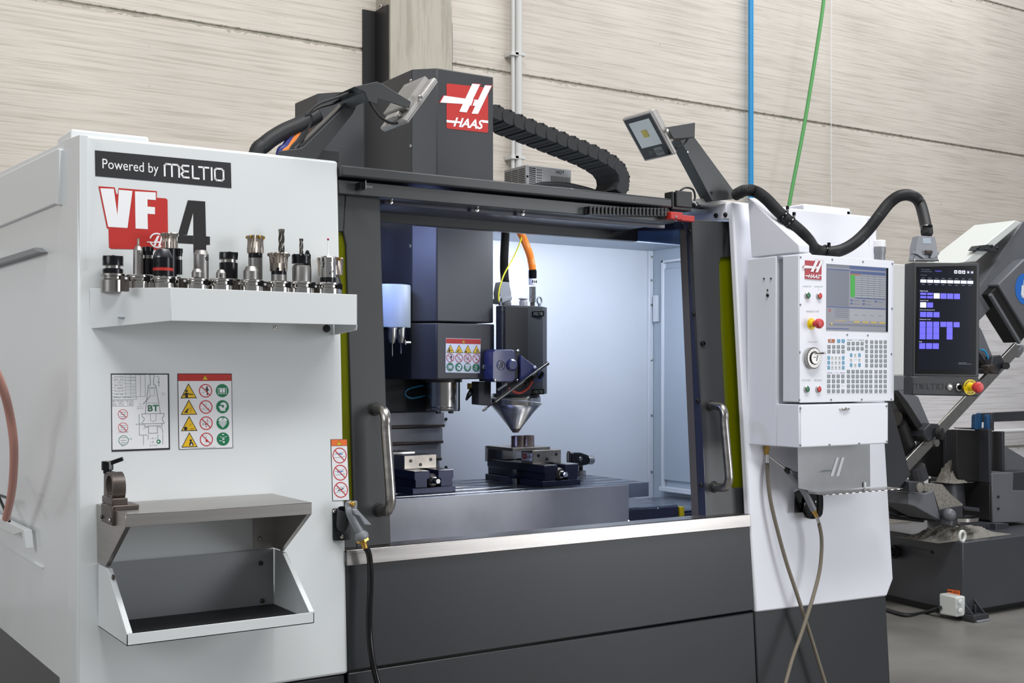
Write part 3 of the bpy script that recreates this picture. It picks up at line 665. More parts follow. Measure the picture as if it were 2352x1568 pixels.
for i in range(7):
    q.text(b, '(%d mm)' % (127+17*i), .25, .32, .95-.0385*i, .96-.0385*i, ink, .001)
    if i != 2: q.text(b, '%d mm' % (89+7*i), .345, .41, .95-.0385*i, .96-.0385*i, ink, .001)
for i in range(3): q.text(b, ('BT  M16x2   24 mm', 'CT  5/8-11  0.95"', 'ISO  M16    1.08"')[i], .03, .36, .635-.022*i, .648-.022*i, ink, .001)
def dash(pts, w_=1.6, m_=kgrey): q.line(b, pts, hair*w_, m_, .001)
dash([(.66, .965), (.67, .985), (.73, .985), (.745, .965), (.73, .94), (.73, .85), (.765, .845), (.77, .815), (.63, .815), (.635, .845), (.67, .85), (.67, .94), (.66, .965)], 1.8)
dash([(.63, .815), (.575, .475)], 1.8); dash([(.77, .815), (.84, .475)], 1.8)
dash([(.52, .475), (.90, .475), (.90, .44), (.87, .42), (.87, .39), (.90, .36), (.90, .345), (.52, .345), (.52, .365), (.555, .395), (.555, .42), (.52, .44), (.52, .475)], 1.8)
dash([(.555, .345), (.555, .315), (.865, .315), (.865, .345)], 1.8); dash([(.665, .47), (.665, .39), (.71, .37), (.76, .39), (.76, .47)], 1.2)
dash([(.63, .315), (.63, .22), (.78, .22), (.78, .315)], 1.8); dash([(.66, .80), (.74, .80), (.74, .71), (.66, .71), (.66, .80)], .8)
dash([(.82, .95), (.82, .83)]); dash([(.47, .47), (.47, .20), (.60, .20)]); dash([(.62, .20), (.62, .14)]); dash([(.79, .2), (.79, .14)]); dash([(.54, .2), (.54, .075)]); dash([(.875, .2), (.875, .075)]); dash([(.54, .28), (.58, .30), (.62, .30)]); dash([(.80, .30), (.86, .29), (.88, .22)])
q.line(b, [(.54, .60), (.66, .70)], hair*1.5, ink, .001)
q.text(b, '40 Taper', .62, .80, .598, .622, sgreen); q.text(b, 'BT', .62, .81, .505, .588, sgreen, bold=.03)
for s_, a0, a1, b0, b1 in (('A Max', .41, .54, .33, .352), ('B Max', .65, .78, .052, .074), ('DIN ISO', .11, .28, .235, .258), ('CT', .165, .225, .405, .428), ('BT', .165, .225, .06, .082), ('D', .80, .83, .875, .898), ('C', .48, .51, .59, .612), ('65 ft-lb', .44, .54, .562, .576), ('(88 Nm)', .435, .54, .535, .55), ('Scale', .86, .93, .735, .748), ('1:1', .875, .91, .71, .724), ('E', .69, .72, .142, .165), ('E', .69, .72, .095, .118), ('60°', .78, .83, .955, .97), ('<', .655, .675, .145, .16), ('>', .655, .675, .098, .113)):
    q.text(b, s_, a0, a1, b0, b1, ink)
q.text(b, 'OK', .285, .35, .145, .168, sgreen); q.text(b, 'OK', .73, .77, .147, .16, sgreen)
q.text(b, '© 2015 Haas Automation, Inc. 40 TAPER Rev. F', .02, .42, .028, .036, kgrey)
for cy in (.475, .305):
    q.disc(b, .195, cy, q.w*.085, sred, .001, 24, q.w*.076); q.line(b, [(.14, cy+.04), (.25, cy-.04)], hair*2, sred, .0012)
    for j in (-.03, 0, .025): q.line(b, [(.15, cy+j), (.245, cy+j)], hair*1.3, kgrey, .001)
q.disc(b, .20, .14, q.w*.085, sgreen, .001, 24, q.w*.076)
for j in (-.03, 0, .035): q.line(b, [(.155, .14+j), (.245, .14+j)], hair*1.6, kgrey, .001)
q.disc(b, .80, .108, q.w*.038, sgreen, .001, 16); q.disc(b, .795, .108, q.w*.018, paper, .0012, 8)
b.build('sticker', left_panel, smooth=False, label='taper drawing sticker with green letters BT')
q = QF((759.3, 1008.5), (797.5, 1008), (803, 1148.5), (763.5, 1150))
b = MB(); q.slab(b, ink); q.rect(b, .03, .97, .006, .888, paper, .0008); q.rect(b, .03, .97, .894, .994, orange, .0008); warn_tri(q, b, .49, .943, .17, .042, -1)
for i, cy in enumerate((.735, .455, .175)):
    q.line(b, [(.2, cy-.04), (.8, cy-.02)], q.w*.02, kgrey, .001); q.line(b, [(.2, cy+.02), (.75, cy+.05)], q.w*.02, kgrey, .001)
    q.line(b, [(.35, cy+.03-.02*i), (.65, cy+.02)], q.w*.05, badge_blue if i < 2 else ink, .0011)
    q.disc(b, .5, cy, q.w*.42, sred, .0012, 28, q.w*.37); q.line(b, [(.22, cy+.085), (.78, cy-.085)], q.w*.05, sred, .0014)
b.build('sticker', left_panel, smooth=False, label='narrow orange-topped sticker with three prohibition signs')
# ================================================================== head, table and what stands on it
HY = 3.75; HT = 2.485
foot = [(2.360, HY), (2.120, HY), (2.053, HY+.067), (2.053, 4.20), (1.922, 4.35), (1.915, 4.56), (2.360, 4.56)]
zs = PY(1003, 740, HY).z; zl = PY(1003, 871, HY).z
HD = thing('spindle_head', 'charcoal spindle head with tall sheet cover and red logo', 'machine head', (2.2, 4.0, zl))
def pr(pts, z0, z1, mt, name, par, bevel=.003, **k):
    b = MB(); b.prism([V((x, y, z0)) for x, y in pts], (0, 0, z1-z0), mt); return b.build(name, par, bevel=bevel, **k)
cover = pr(foot, zs+.003, HT, headd, 'head_cover', HD, bevel=.004)
xin = PY(905, 600, HY+.4).x
nose = pr([(2.362, HY-.004), (2.118, HY-.004), (2.050, HY+.064), (2.050, 4.06), (2.362, 4.06)], zl, zs-.002, headd, 'nose_cover', HD, bevel=.004)
p1_, p2_ = PX(905, 700, 2.02), PX(886, 868, 2.05)
MB().box(2.352, 2.375, 4.06, 4.24, zl, 2.4, satin).build('lit_wall_strip', HD)  # added strip standing in for the lit back wall beside the head
b = MB(); b.box(1.99, 2.052, 4.07, 4.24, zl, 1.95, navy); b.build('side_fairing', HD, bevel=.003)
for y in (185, 335): MB().screw(PX(944.5, y, 2.053)+V((-.001, 0, 0)), (-1, 0, 0), .006, chrome).build('screw', cover)
p = PX(943, 565, 2.053); MB().screw(p+V((-.001, 0, 0)), (-1, 0, 0), .006, chrome).build('screw', cover)
Z4 = lambda pts: zz(pts, 580, 0, 3.137)
c4 = [PY(*p, HY-.0006) for p in Z4([(1397, 925), (1697, 957), (1697, 632), (1397, 600)])]
q = Quad(*c4, (0, -1, 0)); b = MB(); rounded(q, b, red, .04); haas_mark(q, b); b.build('logo_print', cover, smooth=False, label='red square logo print reading HAAS')
Zh = lambda pts: zz(pts, 760, 400, 3.136)
q = Quad(*[PY(*p, HY-.0046) for p in Zh([(825, 1427), (1073, 1433), (1079, 1187), (828, 1180)])], (0, -1, 0))
b = MB(); q.slab(b, paper, .0006); q.rect(b, .005, .995, .85, .99, red, .0008); warn_tri(q, b, .5, .92, .05, .05, -1)
for i in range(4):
    cx = .13+.25*i; warn_tri(q, b, cx, .70, .115, .12, i); no_sign(q, b, cx, .43, q.w*.11, i); must_sign(q, b, cx, .165, q.w*.105, i)
b.build('sticker', nose, smooth=False, label='wide safety sticker with red header and twelve pictograms')
MB().screw(PY(1112, 843, HY-.005), (0, -1, 0), .009, chrome).build('screw', nose)
# spindle nose
sy = HY+.17; tS = PY(1015, 905, sy); r_ = 37.5*(sy/.87)/F*1.0
zz0 = PY(1015, 944, sy).z
b = MB(); b.lathe((tS.x, sy, zz0), (0, 0, 1), [(r_*.55, 0), (r_*.96, .002), (r_, .008), (r_, .014), (r_*.985, .016), (r_, .018), (r_, zl-zz0-.01), (r_*.9, zl-zz0)], satin, 40)
b.lathe((tS.x, sy, zl-.012), (0, 0, 1), [(r_*1.25, 0), (r_*1.25, .012)], hardox, 32); sp = b.build('spindle', HD)
for dx in (-.028, .026): MB().box(tS.x+dx-.007, tS.x+dx+.007, sy-.03, sy-.015, zz0-.008, zz0+.002, black).build('drive_key', sp)
# coolant nozzles right of the spindle
b = MB(); a = PY(1083, 880, sy-.08); b.cyl(a, a+V((0, 0, -.022)), .016, brass); b.build('coolant_fitting', HD)
for (xa, ya, xb, yb) in ((1085, 893, 1071, 918), (1092, 890, 1080, 903)):
    b = MB(); A, B = PY(xa, ya, sy-.09), PY(xb, yb, sy-.12)
    b.cyl(A, A.lerp(B, .4), .010, satin, n=6); b.ball(A.lerp(B, .5), .0095, chrome); b.cyl(A.lerp(B, .55), B, .009, chrome, r1=.004, n=12); b.build('coolant_nozzle', HD)
b = MB(); b.tube([PY(975, 884, sy+.02), PY(940, 892, sy), PY(930, 905, sy), PY(945, 914, sy), PY(976, 908, sy+.02)], .004, teal, n=8); b.build('air_line', HD)
# programmable coolant unit
CU = PY(1165, 838, HY-.03)
c4 = [PY(*p, HY-.06) for p in ((1131, 876), (1183, 877), (1183, 803), (1131, 803))]
xs0, xs1, zz1, zz2 = PY(1131, 840, HY-.06).x, PY(1184, 840, HY-.06).x, PY(1150, 877, HY-.06).z, PY(1150, 802, HY-.06).z
b = MB(); c_ = .012
b.prism([V((xs0+c_, HY-.06, zz1)), V((xs1-c_, HY-.06, zz1)), V((xs1, HY-.06, zz1+c_)), V((xs1, HY-.06, zz2-c_)), V((xs1-c_, HY-.06, zz2)), V((xs0+c_, HY-.06, zz2)), V((xs0, HY-.06, zz2-c_)), V((xs0, HY-.06, zz1+c_))], (0, .075, 0), unitm)
cu = b.build('coolant_unit', HD, bevel=.003, label='blue-grey coolant unit with embossed round emblem')
b = MB(); b.box(xs0+.01, xs1+.02, HY-.055, HY+.05, zz1+.002, zz2-.002, headd); b.box(2.355, xs0+.03, HY-.0, HY+.05, zz1+.01, zz2-.004, headd); b.build('unit_bracket', HD, bevel=.002)
cc = PY(1151, 838, HY-.0605); b = MB(); b.ring(cc, (0, 1, 0), .0175, .0016, unitm)
b.bar(cc+V((-.012, -.001, 0)), cc+V((0, -.001, 0)), .002, .004, navy); b.bar(cc+V((-.004, -.001, -.011)), cc+V((.003, -.001, .011)), .002, .004, navy); b.bar(cc+V((.004, -.001, -.011)), cc+V((.011, -.001, .011)), .002, .004, navy); b.build('emblem', cu)
cc2 = PY(1176, 838, HY-.062); b = MB(); b.lathe(cc2, (0, -1, 0), [(.022, 0), (.022, .004), (.016, .008)], unitm, 20); b.build('boss', cu)
for a_, c_ in ((1190, 805), (1188, 873), (1137, 874)): MB().screw(PY(a_, c_, HY-.062), (0, -1, 0), .006, chrome).build('screw', cu)
# clamp arm with the long camera rod and red hose
b = MB(); P = [PY(*p, 3.682) for p in ((1196, 815), (1236, 846), (1252, 862), (1240, 880), (1216, 866), (1196, 878))]; b.prism(P, (0, .012, 0), unitm)
arm = b.build('clamp_arm', HD, bevel=.002)
ROD = thing('blow_rod', 'slim steel blow rod held diagonally across the coated deposition nozzle', 'nozzle', PY(1200, 880, HY-.06))
A, B = PY(1259, 834, HY-.080), PY(1136, 923, HY-.095)
b = MB(); b.cyl(A, B, .0068, rodm, n=20); b.build('rod', ROD)
b = MB(); C = PY(1130, 928, HY-.095); D = PY(1114, 939, HY-.097); b.cyl(B, D, .0032, black, n=10); b.build('thin_stem', ROD)
b = MB(); b.lathe(D, PY(1104, 947, HY-.098)-D, [(.004, -.008), (.0062, -.005), (.0062, .004), (.003, .012)], chrome, 8); b.build('tip', ROD)
b = MB(); b.bar(PY(1232, 858, HY-.083), PY(1205, 878, HY-.086), .018, .018, gloss); b.cyl(PY(1228, 864, HY-.10), PY(1228, 864, HY-.07), .008, gloss); b.build('clamp_block', ROD, bevel=.002)
b = MB(); b.bar(PY(1238, 868, HY-.09), PY(1247, 855, HY-.09), .007, .01, gloss); b.build('thumb_lever', ROD)
b = MB(); b.tube([PY(1223, 874, HY-.075), PY(1212, 892, HY-.075), PY(1195, 902, HY-.075), PY(1180, 899, HY-.075), PY(1168, 892, HY-.07)], .0042, redhose, n=8)
b.build('red_hose', ROD)
b = MB(); a = PY(1163, 882, HY-.07); e = PY(1142, 897, HY-.075); b.cyl(a, e, .006, chrome, n=8); b.cyl(PY(1160, 880, HY-.05), PY(1160, 876, HY-.05), .003, redhose, n=8); b.cyl(PY(1168, 889, HY-.05), PY(1168, 893, HY-.05), .003, redhose, n=8); b.build('air_fitting', ROD)
MB().screw(PY(1228, 843, HY-.069), (0, -1, 0), .006, purew).build('screw', ROD)
# lower left bracket of the head
b = MB(); P = [PY(*p, HY+.02) for p in ((1099, 876), (1128, 876), (1128, 932), (1099, 929))]; b.prism(P, (0, .05, 0), headd); b.build('hose_bracket', HD, bevel=.002)

# ---- laser deposition head
DY = 3.80
Zd = lambda pts: zz(pts, 1090, 600, 3.92)
def dxx(x, Y=DY): return PY(x, 850, Y).x
ztop = PY(1200, 703, DY-.06).z; zbot = PY(1200, 905, DY-.06).z
x0, x1, x2, x3 = PY(1157, 800, DY-.10).x, PY(1212, 800, DY-.10).x, PY(1247, 800, DY-.085).x, PY(1258, 800, DY-.05).x
LH = thing('deposition_head', 'dark octagonal laser deposition head with polished conical nozzle', 'machine head', (x1, DY, PY(1180, 992, DY).z))
fp_ = [(x0, DY-.10), (x1, DY-.10), (x2, DY-.085), (x3, DY-.045), (x3, DY+.10), (2.480, DY+.10), (x0, DY-.058)]
body = pr(fp_, zbot, ztop, headd, 'body', LH, bevel=.002, label='charcoal sheet housing')
b = MB(); b.box(x0+.004, x1, DY-.104, DY-.10, zbot+.02, ztop-.006, black); b.build('front_plate', LH, bevel=.001)
b = MB(); xb_ = PX(1143, 800, x0-.004); b.box(x0-.008, x0, DY-.098, DY-.058, zbot, ztop-.002, headd); b.build('mounting_plate', LH, bevel=.002)
for y in (713, 765): MB().screw(PX(1153.5, y, x0-.009), (-1, 0, 0), .004, chrome).build('screw', LH)
for (a_, c_) in ((1236, 720), (1236, 899)):
    q = Quad(*[PY(*p, DY-.097) for p in ((a_-14, c_+7), (a_+14, c_+6), (a_+14, c_-6), (a_-14, c_-5))], (0, -1, 0))
    b = MB(); b.prism([q.at(0, 0), q.at(1, 0), q.at(1, 1), q.at(0, 1)], (0, .02, 0), gloss); melt(q, b, .12, .88, .25, .75, .0012, kgrey, .0008); b.build('name_plate', LH)
cx, ry = PY(1184, 930, DY).x, DY
tt = (V((cx, DY, 1.3))-C0).dot(FW)
R = lambda px: px*tt/F
zc = lambda y: PY(1184, y, DY).z
b = MB(); b.lathe((cx, DY, zc(992)), (0, 0, 1), [(R(7), 0), (R(8), .003), (R(43), zc(946)-zc(992)), (R(45), zc(944)-zc(992))], satin, 48); b.build('cone', LH)
b = MB(); b.lathe((cx, DY, zc(944)), (0, 0, 1), [(R(45), 0), (R(46), .002), (R(57), zc(931)-zc(944)), (R(58), zc(929)-zc(944)), (R(58), zc(912)-zc(944)), (R(56), zc(909)-zc(944)), (R(54), zc(903)-zc(944))], satin, 48); b.build('nozzle_ring', LH)
b = MB(); b.lathe((cx, DY, zc(993)), (0, 0, 1), [(R(6.8), 0), (R(7.2), .002), (R(13.5), zc(983.5)-zc(993)), (R(13.3), zc(983)-zc(993))], hardox, 32); b.build('nozzle_tip', LH)
b = MB(); P = [PY(*p, DY-.098) for p in ((1148, 922), (1175, 925), (1205, 922), (1228, 912), (1232, 908), (1230, 913), (1205, 928), (1175, 930.5), (1148, 927))]
b.ring((cx, DY, zc(921)), (0.12, -.0, 1), R(59.5), .0035, pipe_m, 48, 6); b.box(PY(1216, 912, DY-.1).x, PY(1232, 912, DY-.1).x, DY-.105, DY-.10, zc(913), zc(908.5), black); b.build('cable_tie', LH)
# fittings on top
b = MB(); c = PY(1239, 690, DY-.05); b.ring(c, (0.3, -1, 0), R(8), .0035, gun_grey); b.cyl(PY(1239, 703, DY-.05), PY(1239, 697, DY-.05), .006, gun_grey); b.build('lifting_eye', LH)
b = MB(); c = PY(1149, 690, DY-.03); b.ring(c, (0.9, -1, 0), R(8), .0035, gun_grey); b.cyl(c+V((0, 0, -.018)), c+V((0, 0, -.012)), .006, gun_grey); b.build('lifting_eye', LH)
b = MB(); P = [PY(*p, DY-.02) for p in ((1150, 698), (1174, 698), (1175, 672), (1170, 648), (1152, 646), (1147, 672))]; b.prism(P, (0, .045, 0), gun_grey)
b.prism([PY(*p, DY-.03) for p in ((1153, 684), (1176, 679), (1177, 688), (1166, 692), (1153, 697))], (0, .07, 0), gun_grey); b.build('plug_connector', LH, bevel=.003)
b = MB(); b.cyl(PY(1161, 702, DY), PY(1161, 695, DY), .022, chrome, n=8); b.build('plug_base', LH)
b = MB(); b.lathe(PY(1202, 703, DY-.02), (0, 0, 1), [(.016, 0), (.016, .018), (.012, .024), (.018, .026), (.018, .03)], alu, 10); b.build('glass_fitting', LH)
c = PY(1223, 700, DY-.02)
def zq(y): return PY(1223, y, DY-.02).z
b = MB(); b.lathe((c.x, DY-.02, zq(703)), (0, 0, 1), [(.010, 0), (.010, zq(694)-zq(703))], hardox, 6); b.build('hex_base', LH)
b = MB(); pf = []
for k in range(7): h = zq(694)-zq(703)+k*(zq(657)-zq(694))/7; pf += [(.0135, h), (.0135, h+.006), (.0122, h+.0065)]
b.lathe((c.x, DY-.02, zq(703)), (0, 0, 1), pf, chrome, 16); b.build('threaded_coupling', LH)
b = MB(); b.lathe((c.x, DY-.02, zq(654)), (0, 0, 1), [(.0152, 0), (.0152, zq(640)-zq(654))], paper, 20)
for d_ in (-.008, 0, .008): b.box(c.x+d_-.001, c.x+d_+.001, DY-.037, DY-.03, zq(650), zq(644), ink)
b.build('label_sleeve', LH)
b = MB(); b.lathe((c.x, DY-.02, zq(640)), (0, 0, 1), [(.0155, 0), (.0165, .008), (.0165, zq(622)-zq(640)), (.014, zq(619)-zq(640))], gloss, 12); b.build('hose_gland', LH)
b = MB(); b.tube([PY(1223, 620, DY-.02), PY(1218, 590, DY-.02), PY(1208, 562, DY-.02), PY(1196, 535, DY-.0), PY(1187, 520, DY+.02)], .0150, orangeh, n=16, k=30, ribs=.06)
tag(b.build('orange_conduit'), 'orange ribbed conduit curving down to the deposition head', 'hose')
b = MB(); b.tube([PY(1161, 522, DY+.06), PY(1160, 550, DY+.05), PY(1158, 590, DY+.03), PY(1158, 620, DY+.02), PY(1160, 650, DY)], .0165, rubber, n=16, k=40, ribs=.08)
tag(b.build('black_conduit'), 'black ribbed conduit hanging right of the head cover', 'hose')
b = MB(); b.tube([PY(1146, 692, DY-.05), PY(1146, 670, DY-.05), PY(1157, 632, DY-.05), PY(1180, 590, DY-.04), PY(1196, 552, DY-.02), PY(1202, 520, DY)], .0028, yelcord, n=8)
tag(b.build('yellow_fibre'), 'thin yellow fibre cord looping beside the black conduit', 'cord')

# ---- tool changer drum with its hanging tools
TC = thing('tool_changer', 'white drum of the tool changer at left inside the enclosure', 'tool changer', PY(915, 700, 3.80))
c = PY(893, 700, 3.80); rr = 50*4.25/F
z0, z1 = PY(915, 753, 3.80).z, PY(915, 656, 3.80).z
b = MB(); b.lathe((c.x, 3.80, z0), (0, 0, 1), [(rr*.98, 0), (rr, .004), (rr, z1-z0-.004), (rr*.98, z1-z0)], innerd, 48); b.build('drum', TC)
b = MB(); b.lathe((c.x, 3.80, z0-.008), (0, 0, 1), [(rr*.8, 0), (rr*.8, .02)], gloss, 32); b.build('carrier', TC)
for (xa, lab, Yt) in ((901, 'tool holder with long drill hanging at left of the drum', 3.72), (921, 'tool holder with short drill hanging at right of the drum', 3.74)):
    c = PY(xa, 760, Yt); tr = 4.3/F; zz_ = lambda y: PY(xa, y, Yt).z
    T = thing('hanging_tool', lab, 'tool', c, 'tools hanging from the changer')
    b = MB(); b.lathe((c.x, Yt, zz_(789)), (0, 0, 1), [(3*tr, 0), (6*tr, .003), (9.5*tr, zz_(774)-zz_(789)), (9.5*tr, zz_(754)-zz_(789)), (9*tr, zz_(752)-zz_(789))], satin, 20); b.build('holder', T)
    yb = 818 if xa < 910 else 813
    b = MB(); b.lathe((c.x, Yt, zz_(yb)), (0, 0, 1), [(.3*tr, 0), (1.3*tr, .004), (1.3*tr, zz_(789)-zz_(yb))], chrome, 8, lobes=2, depth=.5, twist=250); b.build('drill', T)
b = MB(); c = PY(931, 786, 3.80); b.ring(c, (1, -.6, .3), .008, .004, chrome); b.cyl(c, c+V((.02, 0, 0)), .005, chrome); tag(b.build('coolant_plug'), 'small chrome plug beside the hanging tools', 'fitting')

# ---- table
TZ = .966; TX1 = PY(1490.5, 1111, 3.6).x; AX = PY(1444, 1150, 3.6).x
TB = thing('machine_table', 'steel machine table with T-slots and stained front apron', 'machine table', (2.3, 3.85, .80))
ty0, ty1 = 3.6, 4.08; prof = []
ns = 5; pw = (ty1-ty0)/ns
P = [(ty0, TZ-.054), (ty0, TZ)]
for k in range(ns):
    c = ty0+pw*(k+.62); P += [(c-.009, TZ), (c-.009, TZ-.018), (c+.009, TZ-.018), (c+.009, TZ)]
P += [(ty1, TZ), (ty1, TZ-.054)]
b = MB(); b.prism([V((1.45, y, z)) for y, z in P], (TX1-1.45, 0, 0), tsteel); b.build('table_top', TB, bevel=.0012, seg=1)
for k in range(ns):
    c = ty0+pw*(k+.62); b = MB(); b.box(1.46, TX1-.001, c-.0125, c-.0095, TZ-.001, TZ+.0006, chrome); b.build('slot_edge_glint', TB)  # bright strips paint the light caught along the slot edges
b = MB(); b.box(1.45, AX, 3.598, 3.64, .72, TZ-.003, stain); b.build('front_apron', TB, bevel=.002)
b = MB(); b.box(1.5, AX-.02, 3.64, 4.0, .80, TZ-.054, tsteel); b.build('saddle', TB)

# ---- vises
def vise(dx, dy, label, jaw_gap, has_label):
    X0, X1 = 2.528+dx, 2.678+dx; y0, y1 = 3.655+dy, 4.06; W = X1-X0
    T = thing('machine_vise', label, 'vise', ((X0+X1)/2, (y0+y1)/2, TZ), None)
    b = MB(); b.box(X0-.012, X1+.012, y0+.0, y1, TZ, TZ+.022, navy2); b.build('base_flange', T, bevel=.002)
    pts = [(X0+.0, TZ+.022), (X0+.048, TZ+.022), (X0+.048, TZ+.05), (X0+.058, TZ+.055), (X0+.058, TZ+.079), (X0-.004, TZ+.079), (X0-.004, TZ+.052), (X0, TZ+.048)]
    for s in (0, 1):
        pp = [(x if s == 0 else X0+X1-x, z) for x, z in pts]
        b = MB(); b.prism([V((x, y0+.002, z)) for x, z in pp], (0, y1-y0-.004, 0), navy2); b.build('rail', T, bevel=.002)
        sx = X0-.004 if s == 0 else X1-.054
        b = MB(); b.box(sx, sx+.058, y0+.004, y1-.004, TZ+.079, TZ+.0815, satin); b.build('slideway', T, bevel=.0008)
    b = MB(); xm = (X0+X1)/2
    b.lathe((xm, y0+.05, TZ+.045), (0, -1, 0), [(.024, 0), (.024, .035), (.018, .042)], hardox, 20); b.build('screw_housing', T)
    b = MB(); b.lathe((xm, y0+.012, TZ+.045), (0, -1, 0), [(.014, 0), (.014, .012), (.0115, .014), (.0115, .036), (.009, .040)], chrome, 6); b.build('hex_drive', T)
    b = MB(); b.cyl((xm, y0+.05, TZ+.045), (xm, y1-.03, TZ+.045), .011, satin, n=14); b.build('lead_screw', T)
    zj0, zj1 = TZ+.0815, TZ+.131
    b = MB(); b.box(X0+.0, X1-.018, y0+.085, y0+.165, zj0, zj1, ground_s); mj = b.build('movable_jaw', T, bevel=.002)
    for (fx, fz) in ((.2, .6), (.5, .30), (.82, .64)):
        xx, z2 = X0+(X1-.018-X0)*fx, zj0+(zj1-zj0)*fz
        b = MB(); b.lathe((xx, y0+.086, z2), (0, -1, 0), [(.0045, 0), (.0045, .0012), (.0062, .0016), (.0062, .0024)], gloss, 14); b.build('bolt_hole', mj)
    if has_label:
        q = Quad(V((X0-.0005, y0+.160, zj0+.010)), V((X0-.0005, y0+.088, zj0+.010)), V((X0-.0005, y0+.088, zj1-.010)), V((X0-.0005, y0+.160, zj1-.010)), (-1, 0, 0))
        b = MB(); q.slab(b, paper); q.rect(b, .10, .50, .2, .85, sred); q.text(b, 'WEST', .16, .45, .36, .66, purew, .001); q.text(b, 'EXT/VM', .54, .95, .32, .6, ink, .001); b.build('type_plate', mj, smooth=False, label='white plate with red maker mark')
    b = MB(); b.box(X0+.0, X1-.012, y1-.105, y1-.02, zj0, zj1, navy2); b.box(X0-.0, X1-.012, y1-.118, y1-.105, zj0+.003, zj1+.002, satin); b.box(X0-.02, X0+.01, y1-.03, y1-.01, zj0-.01, zj1+.004, satin); b.build('fixed_jaw', T, bevel=.002)
    b = MB(); xx, yy = X0-.022, y0+.17; b.box(xx-.02, xx+.028, yy-.02, yy+.02, TZ+.022, TZ+.034, navy2); b.cyl((xx, yy, TZ), (xx, yy, TZ+.034), .010, satin, n=12); b.cyl((xx, yy+.0, TZ+.034), (xx, yy, TZ+.055), .011, satin, n=6); b.build('clamp_claw', T, bevel=.001)
    return T
navy2 = mat('vise_gunmetal', (52, 55, 72), .32, .6, noise=.2, nscale=12)
vise(0, 0, 'steel machine vise holding the flat plate with the printed part', 0, True)
vise(-.530, .03, 'steel machine vise partly hidden behind the left door edge', 0, False)
z2 = TZ+.131
b = MB(); b.box(2.442, 2.612, 3.745, 3.93, z2-.004+.004, z2+.012, ground_s); tag(b.build('build_plate', bevel=.001), 'flat ground steel plate lying across the vise jaws', 'plate')
WP = thing('printed_part', 'short printed metal part of two joined tubes on the plate', 'workpiece', (2.53, 3.81, z2+.012))
b = MB(); zt = PY(1200, 1000, 3.81).z-z2-.012
rp_ = 15.5*4.55/F
for nm, xx in (('tube_wall', PY(1189, 1015, 3.81).x), ('tube_wall', PY(1212, 1015, 3.81).x)):
    b = MB(); pf = [(rp_*1.05, 0), (rp_, .005)]
    for k in range(14): h = .005+k*(zt-.006)/14; pf += [(rp_, h), (rp_*.985, h+.0008)]
    pf += [(rp_, zt), (rp_*.78, zt), (rp_*.78, .002)]
    b.lathe((xx, 3.81, z2+.012), (0, 0, 1), pf, mat('heat_tinted_steel', (150, 135, 130), .3, 1, noise=.45, nscale=25, stretch=(1, 1, .3)), 40); b.build(nm, WP)
# ---- edge sensor on its stand, right of the vise
ES = thing('touch_setter', 'black probe stand with silver dial standing right of the vise', 'probe', (PZ(1334, 1092, TZ).x, PZ(1334, 1092, TZ).y, TZ))
e = PZ(1334, 1091, TZ); EY = e.y
g = lambda x, y, o=0: PY(x, y, EY+o)
b = MB(); b.lathe((e.x, EY, TZ), (0, 0, 1), [(.022, 0), (.022, .018), (.019, .020), (.010, .021)], satin, 24); b.build('foot', ES)
b = MB(); b.cyl(g(1334, 1080), g(1334, 1066), .009, gloss, n=14); b.bar(g(1334, 1072, -.012), g(1334, 1046, -.022), .003, .003, chrome); b.ring(g(1334, 1053, -.022), (0, 1, 0), .006, .0015, chrome, 14, 6); b.build('post', ES)
b = MB(); b.prism([g(*p, -.018) for p in ((1312, 1040), (1320, 1039), (1334, 1039), (1352, 1045), (1355, 1062), (1350, 1067), (1334, 1070), (1312, 1068))], (0, .036, 0), gloss); b.build('body', ES, bevel=.004)
b = MB(); A = g(1349, 1056); b.lathe(A, V((1, .0, -.02)), [(.018, 0), (.019, .01), (.019, .024), (.017, .027)], satin, 24); b.build('dial', ES)
b = MB(); b.lathe(g(1314, 1053), (-1, -.2, 0), [(.012, 0), (.010, .006), (.006, .010), (.004, .016)], chrome, 16); b.bar(g(1306, 1036), g(1306, 1058), .004, .004, chrome); b.cyl(g(1306, 1036), g(1306, 1040), .006, hardox, n=10); b.build('stylus', ES)

# ================================================================== on top of the machine
CY = 4.0
Zc = lambda pts: zz(pts, 1100, 200, 3.5636)
path = Zc([(-60, 115), (20, 150), (110, 188), (205, 226), (297, 264), (387, 302), (475, 336), (562, 371), (650, 406), (735, 441), (820, 475), (905, 510), (988, 545), (1068, 588), (1140, 636), (1184, 700), (1196, 780), (1168, 850)])
KW = V((0, .13, 0))
KC = thing('cable_chain', 'large black cable chain bending down onto the machine roof', 'cable chain', PY(1260, 320, CY))
pts = [PY(*p, CY) for p in path]
lm = MB(); Lh = .031; Ll = .034
Lh = .028; prof_ = [(-.013-.021*math.cos(a), Lh*math.sin(a)) for a in [math.radians(x) for x in range(-90, 91, 15)]]+[(.022, Lh), (.026, Lh*.8), (.026, -Lh*.8), (.022, -Lh)]
lm.prism([V((x, .06*x, z)) for x, z in prof_], (0, .010, 0), chain_m); lm.prism([V((x, .15, z)) for x, z in prof_], (0, .010, 0), chain_m)
lm.box(-.025, .025, .01, .15, -.0275, -.022, chain_m); lm.box(-.025, .025, .01, .15, .022, .0275, chain_m); lm.box(-.025, -.019, .01, .15, -.031, -.0275, chain_m); lm.box(.004, .008, .01, .15, -.029, -.0275, chain_m)
lm.box(-.006, .004, -.003, .003, .024, .0305, black)
l0 = lm.build('chain_link', None, origin=(0, 0, 0), bevel=.002, seg=1); l0.parent = KC
